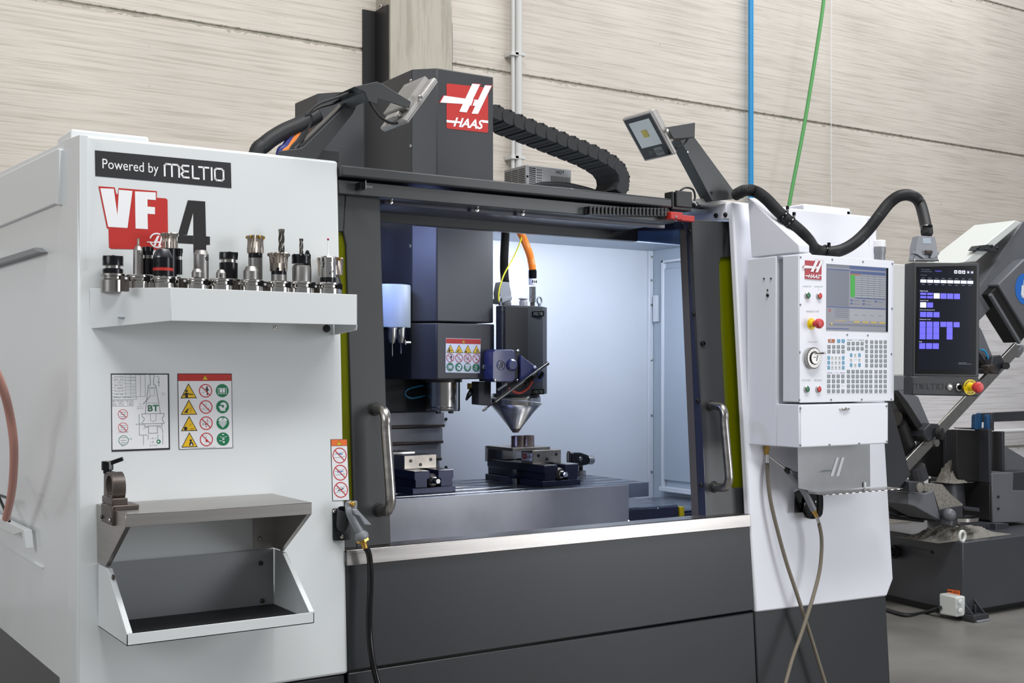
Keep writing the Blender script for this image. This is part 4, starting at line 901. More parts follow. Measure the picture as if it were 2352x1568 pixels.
for i in range(len(pts)-1):
    a, c = pts[i], pts[i+1]; m_ = (a+c)/2; d = c-a; ang = math.atan2(d.z, d.x)
    o = l0 if i == 0 else dup(l0, KC, (0, 0, 0))
    o.location = m_-V(KC.location); o.rotation_euler = (0, -ang, 0)
    
# power supply
s0, s1 = PY(1208, 425, 4.3), PY(1312, 425, 4.3)
zt_ = PY(1208, 378, 4.3).z; zb_ = 1.965
PSU = thing('power_supply', 'grey perforated power supply box on the machine roof', 'power supply', ((s0.x+s1.x)/2, 4.4, zb_))
xw = s1.x-s0.x; yb = PX(1158, 400, s0.x).y
b = MB(); b.box(s0.x, s1.x, 4.3, yb, zb_, zt_, psu); case = b.build('case', PSU, bevel=.002)
b = MB()
for k in range(10): zz_ = zt_-.012-k*.0085; b.box(s0.x+.017, s0.x+.050, 4.2985, 4.30, zz_-.002, zz_+.0015, gloss)
for k in range(10):
    zz_ = zt_-.014-k*.0085
    for m_ in (0, 1, 2): yy = 4.3+(yb-4.3)*(.06+.31*m_); b.box(s0.x-.0015, s0.x, yy, yy+(yb-4.3)*.27, zz_-.002, zz_+.0015, gloss)
for i in range(3):
    for k in range(6): b.cyl((s0.x+.060+.009*i, 4.2985, zt_-.016-k*.012), (s0.x+.060+.009*i, 4.30, zt_-.016-k*.012), .0025, gloss, n=8)
for k in range(14): xx = s0.x+xw*.55+k*xw*.031; b.box(xx, xx+.002, 4.2985, 4.30, zb_+.005, zt_-.036, gloss)
b.build('vent_slots', case, smooth=False); case_v = True
b = MB(); q = Quad(V((s0.x+xw*.66, 4.2994, zt_-.026)), V((s0.x+xw*.84, 4.2994, zt_-.026)), V((s0.x+xw*.84, 4.2994, zt_-.008)), V((s0.x+xw*.66, 4.2994, zt_-.008)), (0, -1, 0)); q.text(b, 'HOT', 0, 1, .1, .9, gloss); b.build('lettering', case, smooth=False)
MB().cyl((s0.x+.008, 4.298, zt_-.05), (s0.x+.008, 4.3, zt_-.05), .005, gloss, n=10).build('plug_hole', case)
b = MB(); b.tube([PY(1215, 432, 4.1), PY(1245, 423, 4.1), PY(1290, 423, 4.1), PY(1330, 430, 4.1), PY(1365, 440, 4.1), PY(1380, 450, 4.1)], .0105, rubber, n=12, k=14, ribs=.1)
tag(b.build('roof_conduit'), 'black ribbed conduit lying on the roof before the power supply', 'hose')
# roof plate under those
b = MB(); b.box(2.37, 3.60, 3.98, 4.75, 1.945, 1.960, innerd); b.build('rear_roof_sheet', MX)
# conduits rising behind the left lamp arm
for (pp, r, mt, lab, nm) in (([(588, 362), (610, 330), (650, 303), (690, 285), (730, 262)], .030, rubber, 'thick black corrugated hose arching behind the left panel', 'corrugated_hose'),
                  ([(640, 360), (655, 335), (672, 308), (692, 288)], .012, bluecable, 'blue cable rising behind the left panel', 'blue_cable'),
                  ([(648, 362), (664, 338), (682, 312), (706, 292)], .014, orangeh, 'orange conduit rising behind the left panel', 'orange_cable'),
                  ([(660, 362), (685, 320), (706, 285), (725, 262)], .016, rubber, 'black sleeved cable rising next to the orange conduit', 'sleeved_cable')):
    b = MB(); P = [PY(x, y, 4.1) for x, y in pp]; b.tube([P[0]+V((0, .0, -.2))]+P, r, mt, n=14, k=16, ribs=.05 if r > .02 else None); tag(b.build(nm), lab, 'hose' if r > .02 else 'cable')

# ---- flood lamps
def floodlight(name, label, c, sgn, glass_seen):
    T = thing(name, label, 'flood lamp', c); W = V((0, -1, 0)); H = V((.60*sgn, 0, .8)); Nn = V((.8*sgn, 0, -.6))
    hw, hh = .074, .082
    b = MB(); b.obox(c, W*hw, H*hh, Nn*.007, alu); b.build('housing', T, bevel=.004)
    b = MB(); b.obox(c+Nn*.008, W*(hw-.002), H*(hh-.002), Nn*.003, alu); fr = b.build('rim', T, bevel=.002)
    b = MB(); b.obox(c+Nn*.0105, W*(hw-.007), H*(hh-.007), Nn*.001, gloss); b.build('glass', T, bevel=.0005)
    cc_ = c+Nn*.0118+H*.014
    b = MB(); ww, h2 = .052, .047
    o_ = [cc_+W*a*ww+H*d*h2 for a, d in ((-1, -1), (1, -1), (1, 1), (-1, 1))]; i_ = [cc_+W*a*.012+H*d*.012+V(Nn)*.0004 for a, d in ((-1, -1), (1, -1), (1, 1), (-1, 1))]
    b.add([p+Nn*.0003 for p in o_]+i_, [(0, 1, 5, 4), (1, 2, 6, 5), (2, 3, 7, 6), (3, 0, 4, 7)], reflector); b.build('reflector', T, smooth=False)
    b = MB(); b.obox(cc_+Nn*.0010, W*.013, H*.013, Nn*.0006, led); b.build('lamp_chip', T)
    q = Quad(c+Nn*.0118-H*.068-W*.004*0-W*.0, c+Nn*.0118-H*.068+W*.034, c+Nn*.0118-H*.045+W*.034, c+Nn*.0118-H*.045, Nn)
    b = MB(); q.text(b, '20W', -.9, -.15, .3, .9, kgrey); q.rect(b, 0, 1.2, -.1, 1.2, kgrey, .0004); q.text(b, 'CE', .1, .5, .3, .8, ink, .0006); q.text(b, 'IP65', .6, 1.1, .3, .7, ink, .0006); b.build('rating_print', T, smooth=False)
    for k in range(15):
        o = -hw*.82+k*hw*1.64/14; b = MB(); b.obox(c-Nn*.017+W*o+H*.012, W*.0013, H*(hh*.70), Nn*.010, alu); b.build('fin', T)
    b = MB(); b.obox(c-Nn*.014-H*.064, W*.036, H*.012, Nn*.008, alu); b.build('gear_box', T, bevel=.003)
    for s in (1, -1): MB().lathe(c+W*hw*s*1.02-Nn*.006, W*s, [(.0075, 0), (.0075, .005), (.005, .009), (.002, .009)], chrome, 10).build('pivot_bolt', T)
    MB().lathe(c+W*.034-H*.064-Nn*.014, W, [(.006, 0), (.006, .01), (.004, .014)], chrome, 8).build('cable_gland', T)
    return T
cL = PY(938, 240, 3.03)
TL = floodlight('flood_lamp', 'grey flood lamp at left seen from behind with cooling fins', cL, 1, False)
cR = PY(1492, 311, 3.03)
TR_ = floodlight('flood_lamp', 'grey flood lamp at right with its glass facing the enclosure', cR, -1, True)
LA = thing('lamp_arm', 'charcoal folded sheet arm carrying the left flood lamp', 'bracket', PY(700, 355, 3.1))
def pyz(pts, Y, th, mt, name, par, bevel=.0015):
    b = MB(); b.prism([PY(*p, Y) for p in pts], (0, th, 0), mt); return b.build(name, par, bevel=bevel)
pyz([(639, 362), (640, 347), (692, 340), (700, 334), (812, 224), (842, 197), (847, 230), (823, 237), (810, 262), (725, 366)], 3.08, .006, dark, 'arm', LA)
pyz([(690, 334), (806, 222), (840, 193), (842, 198), (812, 226), (700, 338)], 3.087, .05, dark, 'arm_flange', LA)
pyz([(813, 199), (866, 187), (878, 192), (944, 233), (941, 248), (930, 246), (868, 226), (866, 240), (846, 232), (838, 212)], 2.955, .004, dark, 'lamp_yoke', LA)
pyz([(813, 199), (866, 187), (868, 222), (845, 232), (835, 210)], 2.96, .16, dark, 'yoke_plate', LA)
pyz([(690, 342), (779, 346), (779, 372), (690, 362)], 3.13, .006, dark, 'foot_plate', LA)
b = MB(); b.tube([PY(x, y, 3.0) for x, y in ((700, 268), (730, 240), (770, 225), (812, 211), (838, 217), (855, 245), (875, 270), (900, 283), (916, 281))], .0038, black, n=8)
b.build('lamp_lead', LA)
b = MB(); b.tube([PY(x, y, 3.1) for x, y in ((704, 266), (712, 262), (716, 275), (706, 300), (690, 330), (672, 352))], .0038, black, n=8); b.tube([PY(x, y, 3.1) for x, y in ((812, 214), (770, 236), (735, 246), (708, 262))], .0038, black, n=8); b.build('lamp_lead', LA)
RA = thing('lamp_arm', 'charcoal folded sheet arm carrying the right flood lamp', 'bracket', PY(1670, 455, 3.12))
pyz([(1560, 318), (1594, 313), (1685, 437), (1712, 446), (1708, 455), (1636, 462)], 3.08, .006, dark, 'arm', RA)
pyz([(1560, 318), (1568, 317), (1645, 461), (1636, 462)], 3.0865, .05, dark, 'arm_flange', RA)
pyz([(1532, 292), (1597, 281), (1596, 315), (1548, 319), (1543, 312)], 2.955, .004, dark, 'lamp_yoke', RA)
pyz([(1590, 283), (1597, 281), (1596, 315), (1589, 316)], 2.96, .14, dark, 'yoke_plate', RA)
pyz([(1532, 292), (1597, 281), (1596, 285), (1540, 300)], 3.08, .004, dark, 'lamp_yoke', RA)
b = MB(); b.tube([PY(x, y, 3.0) for x, y in ((1552, 340), (1566, 334), (1578, 322), (1580, 314))], .0035, black, n=8); b.build('lamp_lead', RA)
MB().screw(PY(1579, 348, 3.079), (0, -1, 0), .005, chrome).build('screw', RA); MB().screw(PY(1635, 442, 3.079), (0, -1, 0), .005, black).build('screw', RA)
b = MB(); b.tube([PY(x, y, 3.14) for x, y in ((1590, 472), (1615, 465), (1640, 455), (1700, 445))], .009, rubber, n=10); b.build('lamp_lead', RA)
# ================================================================== tool tray and its tools
TRZ = 1.592
TY = thing('tool_tray', 'white sheet tray full of tool holders on the left panel', 'tray', (1.06, 3.0, 1.50))
f2 = [(.737, 3.035), (.893, 2.89), (1.392, 2.89), (1.392, 3.030)]
b = MB(); th = .003
def wall_seg(b, a, c, z0a, z0c, z1, th, mt):
    a, c = V((*a, 0)), V((*c, 0)); n = V((-(c-a).y, (c-a).x, 0)).normalized()*th
    P = [V((a.x, a.y, z0a)), V((c.x, c.y, z0c)), V((c.x, c.y, z1)), V((a.x, a.y, z1))]; b.prism(P, n, mt)
wall_seg(b, f2[0], f2[1], 1.502, 1.520, 1.601, th, white); wall_seg(b, f2[1], f2[2], 1.520, 1.520, 1.601, th, white)
b.prism([V((1.392, 2.89, 1.520)), V((1.392, 2.885, 1.506)), V((1.392, 3.03, 1.497)), V((1.392, 3.03, 1.601)), V((1.392, 2.89, 1.601))][0:1]+[V((1.392, 2.893, 1.506)), V((1.392, 3.03, 1.497)), V((1.392, 3.03, 1.601)), V((1.392, 2.89, 1.601))], (-.003, 0, 0), white)
b.build('rim', TY, bevel=.001)
b = MB(); b.prism([V((x, y, TRZ-.004)) for x, y in [(.74, 3.032), (.893, 2.893), (1.389, 2.893), (1.389, 3.03)]], (0, 0, .003), white); b.build('deck', TY)
b = MB(); b.prism([V((x, y, 1.530)) for x, y in [(.76, 3.03), (.896, 2.90), (1.388, 2.90), (1.388, 3.03)]], (0, 0, .003), white); b.build('bottom_sheet', TY)
for px_, rr, mt in ((632, .006, chrome), (750, .009, black)): p = PY(px_, 752, 2.97); MB().ball((p.x, p.y, 1.512), rr*1.2, mt).build('bolt', TY)
for px_ in (275, 722): p = PY(px_, 755, 3.0); b = MB(); b.cyl((p.x, 2.98, 1.531), (p.x, 2.98, 1.528), .010, innerd, n=16); b.build('hole_plug', TY)

def bt_tool(px, Y, yf, hf, segs, label, name='tool_holder', extra=None, grp=None):
    """profile heights are read in image rows and turned into metres at the tool's own distance"""
    c = PY(px, 700, Y); t = (c-C0).dot(FW); k = t/F
    Z = lambda y: CH+(HZ-y)*k
    T = thing(name, label, 'tool holder', (c.x, Y, TRZ-.001))
    zf = Z(yf); fr = hf*k
    b = MB(); base_ = TRZ-.001
    b.lathe((c.x, Y, base_), (0, 0, 1), [(fr*.9, 0), (fr, .001), (fr, max(.002, zf-base_-.016)), (fr*.86, zf-base_-.0125), (fr*.86, zf-base_-.0075), (fr, zf-base_-.005), (fr, zf-base_-.0008), (fr*.97, zf-base_)] if zf-base_ > .018 else [(fr*.9, 0), (fr, .001), (fr, zf-base_-.001), (fr*.97, zf-base_)], chrome if segs[0][0] != 'dk' else satin, 36)
    fl = b.build('flange', T)
    MB().obox((c.x+fr*.55, Y-fr*.66, zf-.009), (fr*.20, 0, 0), (0, fr*.22, 0), (0, 0, .0075), gloss).build('drive_slot', fl)
    for nm, mt, prof, kw in segs:
        if nm == 'dk': continue
        z0 = Z(prof[0][0]); b = MB(); dx = kw.get('dx', 0)*k
        if nm == 'facemill':
            b.lathe((c.x+dx, Y, z0), (0, 0, 1), [(hw*k, Z(y)-z0) for y, hw in prof], mt, 48, lobes=kw.get('lobes', 5), depth=.28, twist=12); m_ = b.build('cutter_body', T)
            zt_, hw = Z(prof[-1][0]), prof[-1][1]*k; nl = kw.get('lobes', 5)
            for i in range(nl):
                a = 2*math.pi*(i+.5)/nl+1.2; d = V((math.cos(a), math.sin(a), 0))
                MB().lathe(V((c.x+dx, Y, zt_-.005))+d*hw*.93, V((-d.y, d.x, 0)), [(.0045, -.0018), (.0045, .0018), (.0015, .0018), (.001, .001)], kw.get('ins', gold), 10).build('insert', m_)
        elif nm == 'endmill':
            b.lathe((c.x+dx, Y, z0), (0, 0, 1), [(hw*k*(1 if j else 1), (Z(prof[-1][0])-z0)*j/18) for j in range(19) for hw in (prof[0][1],)], mt, 32, lobes=4, depth=.42, twist=kw.get('tw', 55)); b.build('end_mill', T)
        else:
            pf = [(hw*k, Z(y)-z0) for y, hw in prof]; b.lathe((c.x+dx, Y, z0), (0, 0, 1), pf, mt, kw.get('n', 32)); m_ = b.build(nm, T)
            if kw.get('notch'):
                y_, hw_ = prof[-2] if len(prof) > 3 else prof[-1]; zt_ = Z(prof[-1][0]); hw_ = max(h for _, h in prof)*k
                for i in range(6):
                    a = math.pi/3*i+.3; d = V((math.cos(a), math.sin(a), 0)); MB().obox(V((c.x+dx, Y, zt_-.005))+d*hw_*.985, d*.0012, V((-d.y, d.x, 0))*.003, V((0, 0, .0055)), gloss).build('wrench_notch', m_)
            if kw.get('hole'):
                hx, hy, hr = kw['hole']; hh = max(h for y, h in prof)*k
                d = V((hx*k, -math.sqrt(max(0, hh*hh-(hx*k)**2)), 0)); p = V((c.x+dx, Y, Z(hy)))+d*.985; dn = d.normalized()
                MB().lathe(p, dn, [(hr*k, 0), (hr*k, .0009), (hr*k*.6, .0009), (hr*k*.5, 0)], kw.get('hm', gloss), 14).build('set_screw', m_)
    if extra: extra(T, c, k, Z)
    return T
S2 = lambda y: 500+y/3.675
def ER(y0, y1, hw, mid, low, body=collet): return [('collet_nut', collet, [(S2(mid), hw), (S2(y1)+4, hw), (S2(y1)+1.2, hw*.97), (S2(y1), hw*.9)], {'notch': True}), ('neck', satin, [(S2(low), hw*.78), (S2(mid), hw*.78)], {}), ('body', body, [(S2(y0), hw), (S2(low), hw)], {})]
yb0, yf0 = 2.985, 2.925
bt_tool(259.5, 3.004, 629, 27, [('dk',)+(0,)*3, ('collet_nut', collet, [(610, 23), (591, 23), (588.5, 22)], {'notch': True}), ('neck', satin, [(618, 17), (610, 17)], {}), ('body', collet, [(628, 22.5), (619, 23), (617, 21)], {})], 'short black collet chuck at the left end of the tool tray')
bt_tool(317.5, 2.98, 632, 27, [('body', holder, [(632, 11.5), (575, 11), (565.5, 6.5)], {'hole': (4, 582, 4), 'hm': satin}), ('endmill', millm, [(566, 3), (547, 3)], {'tw': 110})], 'tall grey holder with a small end mill, second from left in tray')
bt_tool(339.5, yb0, 634, 25, ER(480, 248, 11.5, 315, 345), 'slim black collet chuck half hidden behind the tall grey holder')
bt_tool(390, 3.0, 636, 25, [('body', collet, [(636, 16), (572, 16.5)], {}), ('facemill', millm, [(571, 19), (556, 19), (549, 17), (537, 20), (535.5, 19)], {'lobes': 5, 'ins': satin})], 'holder with nickel face mill standing in front of the red VF logo')
bt_tool(411, 2.995, 640, 22, ER(480, 262, 7.5, 325, 355), 'narrow black collet chuck behind the red-ringed drill chuck')
bt_tool(374.5, 2.945, 636, 27.5, [('body', collet, [(634, 23), (623, 23)], {'hole': (-12, 627, 4)}), ('red_ring', red, [(622.5, 22.8), (615.5, 22.8)], {}), ('sleeve', collet, [(615, 23), (593, 23)], {'hole': (-18, 606, 3)}), ('jaw_cone', mat('dark_ground_cone', (95, 96, 100), .25, 1), [(592.5, 22.5), (589, 22), (573, 14.5), (571.5, 12.5)], {})], 'black drill chuck with a red ring and tapered nose')
bt_tool(462, yb0, 643, 25, [('body', holder, [(640, 17), (585, 17), (575, 12.5)], {'hole': (8.5, 594.5, 4.5)})], 'wide grey side-lock holder standing under the black digit 4')
bt_tool(452.5, 2.925, 640.5, 26, [('body', holder, [(636.5, 12), (625, 12), (617.5, 8)], {})], 'small grey bullet-shaped holder before the wide side-lock holder')
bt_tool(525, yb0, 641, 26, [('collet_nut', collet, [(596, 21), (583, 21), (580, 20)], {'notch': True}), ('neck', satin, [(603, 17), (596, 17)], {}), ('body', collet, [(641, 20.5), (604, 21)], {})], 'wide black collet chuck standing in the middle of the tray')
bt_tool(507.5, 2.92, 641, 26.5, [('body', holder, [(639, 11), (627, 11), (619.5, 7)], {'hole': (-5, 634, 2.5)})], 'small grey bullet-shaped holder before the wide black collet chuck')
bt_tool(586.5, yb0, 646, 25, [('body', holder, [(642, 16), (593, 16)], {}), ('adapter', collet, [(592, 16), (582, 16)], {}), ('facemill', millm, [(581.5, 19), (570, 19), (556, 18), (543, 20), (541, 19.5)], {'lobes': 6})], 'tall grey holder carrying a face mill with gold inserts')
bt_tool(577, 2.925, 643.5, 27, [('body', holder, [(642, 17.5), (623, 17.5), (612, 11.5)], {'hole': (-11, 633.5, 4), 'hm': satin})], 'broad grey bullet-shaped holder before the gold-insert face mill')
bt_tool(646.5, 3.0, 646, 22, [('body', collet, [(646, 12), (600, 12)], {}), ('endmill', tcoat, [(600, 7.2), (526, 7.2)], {'tw': 60})], 'long dark spiral end mill, the tallest tool in the tray')
bt_tool(640, 2.925, 647, 27, [('body', holder, [(645, 17), (631, 17)], {}), ('adapter', collet, [(630.5, 17), (616, 17)], {}), ('facemill', millm, [(623, 20), (605, 20), (592, 22), (583, 25), (581, 24)], {'lobes': 6, 'ins': satin})], 'flared face mill with notched rim before the long end mill')
def short_mills(T, c, k, Z):
    b = MB(); b.lathe((c.x+10*k, c.y+.03, Z(590)), (0, 0, 1), [(3.5*k, (Z(560)-Z(590))*j/12) for j in range(13)], millm, 20, lobes=3, depth=.3, twist=90); b.build('reamer', T)
bt_tool(692, 2.93, 648, 29, [('body', holder, [(647, 20.5), (615, 21), (610, 19.5), (608, 16)], {}), ('collet_nut', collet, [(606, 21.5), (588, 21.5), (585, 20)], {'notch': True}), ('endmill', tcoat, [(585, 4.6), (548, 4.6)], {'tw': 85})], 'grey holder with black collet nut and short spiral end mill', extra=short_mills)
bt_tool(706, 3.0, 648, 18, [('body', collet, [(648, 9), (620, 9), (585, 7), (575, 3)], {})], 'dark slim holder mostly hidden behind the short end mill')
def probe(T, c, k, Z):
    b = MB(); b.lathe((c.x, c.y, Z(590)), (0, 0, 1), [(3*k, 0), (2*k, Z(580)-Z(590)), (1.6*k, Z(553)-Z(590))], purew, 10); b.build('stylus', T)
    b = MB(); b.ball((c.x, c.y, Z(549.5)), 2.7*k, mat('ruby', (170, 20, 70), .1)); b.build('ruby_ball', T)
    q = Quad(V((c.x-6*k, c.y-17.3*k, Z(634))), V((c.x+6*k, c.y-17.3*k, Z(634))), V((c.x+6*k, c.y-17.3*k, Z(618))), V((c.x-6*k, c.y-17.3*k, Z(618))), (0, -1, 0)); b = MB(); q.poly(b, [(.1, .2), (.35, .2), (.75, 1), (.5, 1)], gloss); q.poly(b, [(.4, 0), (.6, 0), (.95, .75), (.75, .75)], gloss); b.build('emblem', T)
bt_tool(759, 3.0, 652, 26, [('body', chrome, [(652, 26), (632, 20)], {}), ('facemill', millm, [(632, 29), (610, 29), (594, 31), (592, 30)], {'lobes': 4})], 'wide face mill almost hidden behind the touch probe')
bt_tool(753.5, 2.93, 650, 28, [('body', collet, [(648, 18.5), (638, 18.5)], {}), ('probe_body', chrome, [(637.5, 18), (611, 18), (610, 17), (604, 17), (603, 18), (592, 18), (589, 16.5)], {})], 'chrome touch probe with a ruby ball at the right end of tray', name='touch_probe', extra=probe)
for px_, py_ in ((289, 639), (424, 645), (549.5, 651), (608.5, 653), (725, 658)):
    p = PY(px_, py_, 2.935); b = MB(); b.lathe(p, (0, -1, 0), [(.0034, 0), (.0034, .004)], paper, 6)
    b.box(p.x-.008, p.x+.008, p.y, p.y+.02, TRZ-.001, p.z+.006, hardox); k_ = b.build('tool_rest')
    tag(k_, 'dark stop block with white pad %s' % {289: 'right of the left-end collet chuck', 424: 'right of the red-ringed drill chuck', 549.5: 'right of the second bullet-shaped holder', 608.5: 'left of the flared face mill', 725: 'left of the touch probe'}[px_], 'holder', 'stop blocks between the tool flanges')

# ================================================================== stainless shelf, bin and tightening fixture
SX0, SX1 = .745, 1.198; SYF = 2.745; SZ = 1.074
SH = thing('steel_shelf', 'brushed steel shelf with slanted side plates on the left panel', 'shelf', (.97, 2.9, .93))
b = MB(); b.box(SX0, SX1, SYF, FY(SZ)-.001, SZ-.002, SZ, shelfm); b.box(SX0, SX1, SYF, SYF+.002, SZ-.029, SZ, shelfm); b.box(SX0+.003, SX1-.003, SYF+.002, SYF+.012, SZ-.029, SZ-.0275, shelfm); b.build('top_plate', SH, bevel=.0007, seg=1)
yw = FY(.95)
for nm, x in (('side_plate', SX0), ('side_plate', SX1-.002)):
    b = MB(); b.prism([V((x, SYF+.001, SZ-.002)), V((x, SYF+.001, SZ-.029)), V((x, yw-.075, .932)), V((x, yw-.002, .932)), V((x, FY(SZ)-.002, SZ-.002))], (.002, 0, 0), shelfm)
    s = 1 if x < 1 else -1; xi = x if s == 1 else x+.002-.012
    b.prism([V((xi, SYF+.002, SZ-.029)), V((xi, SYF+.004, SZ-.029)), V((xi, yw-.073, .932)), V((xi, yw-.075, .932))], (.012, 0, 0), shelfm)
    b.build(nm, SH, bevel=.0005, seg=1)
for xa_, xb_ in ((SX0+.002, SX0+.03), (SX1-.055, SX1-.002)): MB().box(xa_, xb_, yw-.004, yw-.0015, .932, SZ-.01, shelfm).build('back_flange', SH)
p = PN(597, 1237, (0, yw-.005, 0), (0, 1, 0)); MB().screw(p, (0, -1, 0), .006, satin).build('screw', SH)
BN = thing('parts_bin', 'white sheet bin with slanted sides and black mat below the shelf', 'bin', (.97, 2.87, .775))
bz0, bz1 = .778, .930; yb_ = FY(.85)
b = MB(); tk = .003
b.box(SX0, SX1+.002, SYF-.01, yb_-.004, bz0, bz0+tk, white); b.box(SX0, SX1+.002, SYF-.01, SYF-.01+tk, bz0, bz0+.027, white)
for x in (SX0, SX1-.001):
    b.prism([V((x, SYF-.01, bz0)), V((x, SYF-.01, bz0+.027)), V((x, yb_-.085, bz1)), V((x, yb_-.004, bz1)), V((x, yb_-.004, bz0))], (tk, 0, 0), white)
    x2 = x if x < 1 else x-.010
    b.prism([V((x2, SYF-.010, bz0+.027)), V((x2, SYF-.0085, bz0+.030)), V((x2, yb_-.083, bz1)), V((x2, yb_-.085, bz1-.003))], (.013, 0, 0), white)
bn = b.build('body', BN, bevel=.0008, seg=1)
b = MB(); b.prism([V((SX0+.004, yb_-.006, bz0)), V((SX1-.004, yb_-.006, bz0)), V((SX1-.004, yb_-.006, bz1)), V((SX0+.004, yb_-.006, bz1))], (0, .002, 0), mat('bin_back', (158, 160, 163), .4, .3)); b.build('back_sheet', BN)
b = MB(); b.box(SX0+.005, SX1-.005, SYF-.004, yb_-.008, bz0+tk, bz0+tk+.005, rubber); b.build('mat', BN)
for a_, c_ in ((599, 1293), (602, 1379)): p = PY(a_, c_, yb_-.006); MB().screw(p, (0, -1, 0), .0065, hardox).build('screw', BN)
p = PX(260, 1325, SX0+.006); MB().screw(V((SX0+.004, p.y, p.z)), (1, 0, 0), .0065, hardox).build('screw', BN)
# tightening fixture at the left end of the shelf
TF = thing('tightening_fixture', 'dark cast ring clamp with black lever on the shelf left end', 'fixture', (SX0, 2.86, SZ))
X_ = SX0-.006
def px_(x, y, X=X_): return PX(x, y, X)
cR_ = PX(259, 1118, SX0+.0)
b = MB(); b.box(SX0-.008, SX0+.002, 2.83, 2.93, SZ-.035, SZ+.010, hardox); b.box(SX0-.006, SX0+.055, 2.83, 2.905, SZ, SZ+.012, hardox); b.box(SX0-.006, SX0+.030, 2.835, 2.93, SZ+.010, SZ+.028, hardox); ft = b.build('foot', TF, bevel=.003)
cy_, cz_ = 2.872, SZ+.051
b = MB(); n = 40
P0 = []; ro, ri = .036, .0275
prof_ = [(ri, -.004), (ro, -.004), (ro, .026), (ri, .026)]
b.lathe((SX0, cy_, cz_), (1, 0, 0), prof_, hardox, 44, closed=True); rg = b.build('clamp_ring', TF, bevel=.001, seg=1)
b = MB(); b.prism([V((SX0-.002, cy_+.030, SZ+.012)), V((SX0-.002, cy_+.058, SZ+.012)), V((SX0-.002, cy_+.056, SZ+.085)), V((SX0-.002, cy_+.030, SZ+.085)), V((SX0-.002, cy_+.036, SZ+.051))], (.022, 0, 0), hardox); b.prism([V((SX0-.002, cy_-.034, SZ+.012)), V((SX0-.002, cy_+.034, SZ+.012)), V((SX0-.002, cy_+.026, SZ+.034)), V((SX0-.002, cy_-.026, SZ+.034))], (.026, 0, 0), hardox); b.build('web', TF, bevel=.002)
b = MB(); b.cyl((SX0+.004, cy_+.045, SZ+.080), (SX0+.004, cy_+.045, SZ+.100), .010, gloss, n=16); A = V((SX0+.004, cy_+.045, SZ+.100)); E = PN(283, 1053, (0, 2.90, 0), (0, 1, 0)); b.bar(A+V((-.008, 0, 0)), E, .014, .010, gloss); b.cyl(A-V((0, 0, .012)), A+V((0, 0, .010)), .014, gloss, n=12); b.build('clamp_lever', TF, bevel=.002)
for (yy, zz_) in ((2.842, SZ-.022), (2.915, SZ-.022)): MB().screw((SX0-.009, yy, zz_), (-1, 0, 0), .005, gloss if yy > 2.9 else satin).build('screw', ft)

# ================================================================== wash gun at the door
WG = thing('gun_holder', 'slate grey plate with tube holder screwed beside the left door', 'holder', PF(785, 1200))
Zg = lambda pts: zz(pts, 750, 980, 4.9)
b = MB(); P = [PF(*p, -.001) for p in Zg([(75, 917), (225, 912), (268, 960), (270, 1255), (255, 1272), (85, 1280), (68, 1265), (62, 930)])]; b.prism(P, (0, -.003, 0), skirt); b.build('plate', WG, bevel=.001)
for a_, c_ in Zg([(90, 950), (172, 1235)]): MB().screw(PF(a_, c_, -.005), (0, -1, 0), .0055, chrome).build('screw', WG)
b = MB(); A = PF(*Zg([(205, 925)])[0], -.035); B = PF(*Zg([(170, 1150)])[0], -.012)
b.lathe(B, A-B, [(.013, 0), (.0175, .01), (.0195, (A-B).length), (.0175, (A-B).length), (.0155, .012)], skirt, 24); b.build('tube', WG)
GN = thing('wash_gun', 'grey pistol wash gun hanging beside the left door', 'spray gun', PF(810, 1190, -.05))
g = lambda x, y, o=-.055: PF(*Zg([(x, y)])[0], o)
b = MB(); b.tube([g(262, 860, -.04), g(262, 935), g(290, 1020), g(345, 1130), g(385, 1200)], .0125, gun_grey, n=14); b.lathe(g(372, 1175), g(405, 1262)-g(372, 1175), [(.014, 0), (.0195, .010), (.0195, .020), (.017, .023)], gun_grey, 20); b.build('body', GN)
b = MB(); P = [g(*p, -.065) for p in ((275, 925), (325, 915), (365, 960), (420, 1020), (495, 1098), (470, 1108), (405, 1100), (395, 1075), (350, 1005), (300, 985))]; b.prism(P, (0, -.010, 0), gun_grey); b.build('trigger', GN, bevel=.003)
b = MB(); b.bar(g(250, 840), g(268, 935), .012, .016, gun_grey); b.bar(g(312, 832), g(310, 925), .012, .016, gun_grey); b.cyl(g(250, 862, -.06), g(320, 862, -.06), .005, brass); b.lathe(g(285, 865, -.06), (0, -1, 0), [(.008, 0), (.006, .012)], brass, 12); b.build('nozzle_fork', GN, bevel=.002)
b = MB(); b.lathe(g(400, 1250), g(412, 1285)-g(400, 1250), [(.0185, 0), (.0185, .009), (.010, .012)], brass, 8); b.lathe(g(412, 1285), g(430, 1345)-g(412, 1285), [(.0095, 0), (.010, .006), (.0085, .008), (.0085, .02)], brass, 12); b.build('brass_fitting', GN)
b = MB(); b.tube([g(432, 1345, -.05), PF(848, 1275, -.045), PF(851, 1330, -.04), PF(848, 1430, -.04), PF(853, 1500, -.045), PF(868, 1568, -.05), PF(890, 1620, -.06)], .0085, gloss, n=12); tag(b.build('wash_hose'), 'shiny black hose running down from the left wash gun', 'hose')

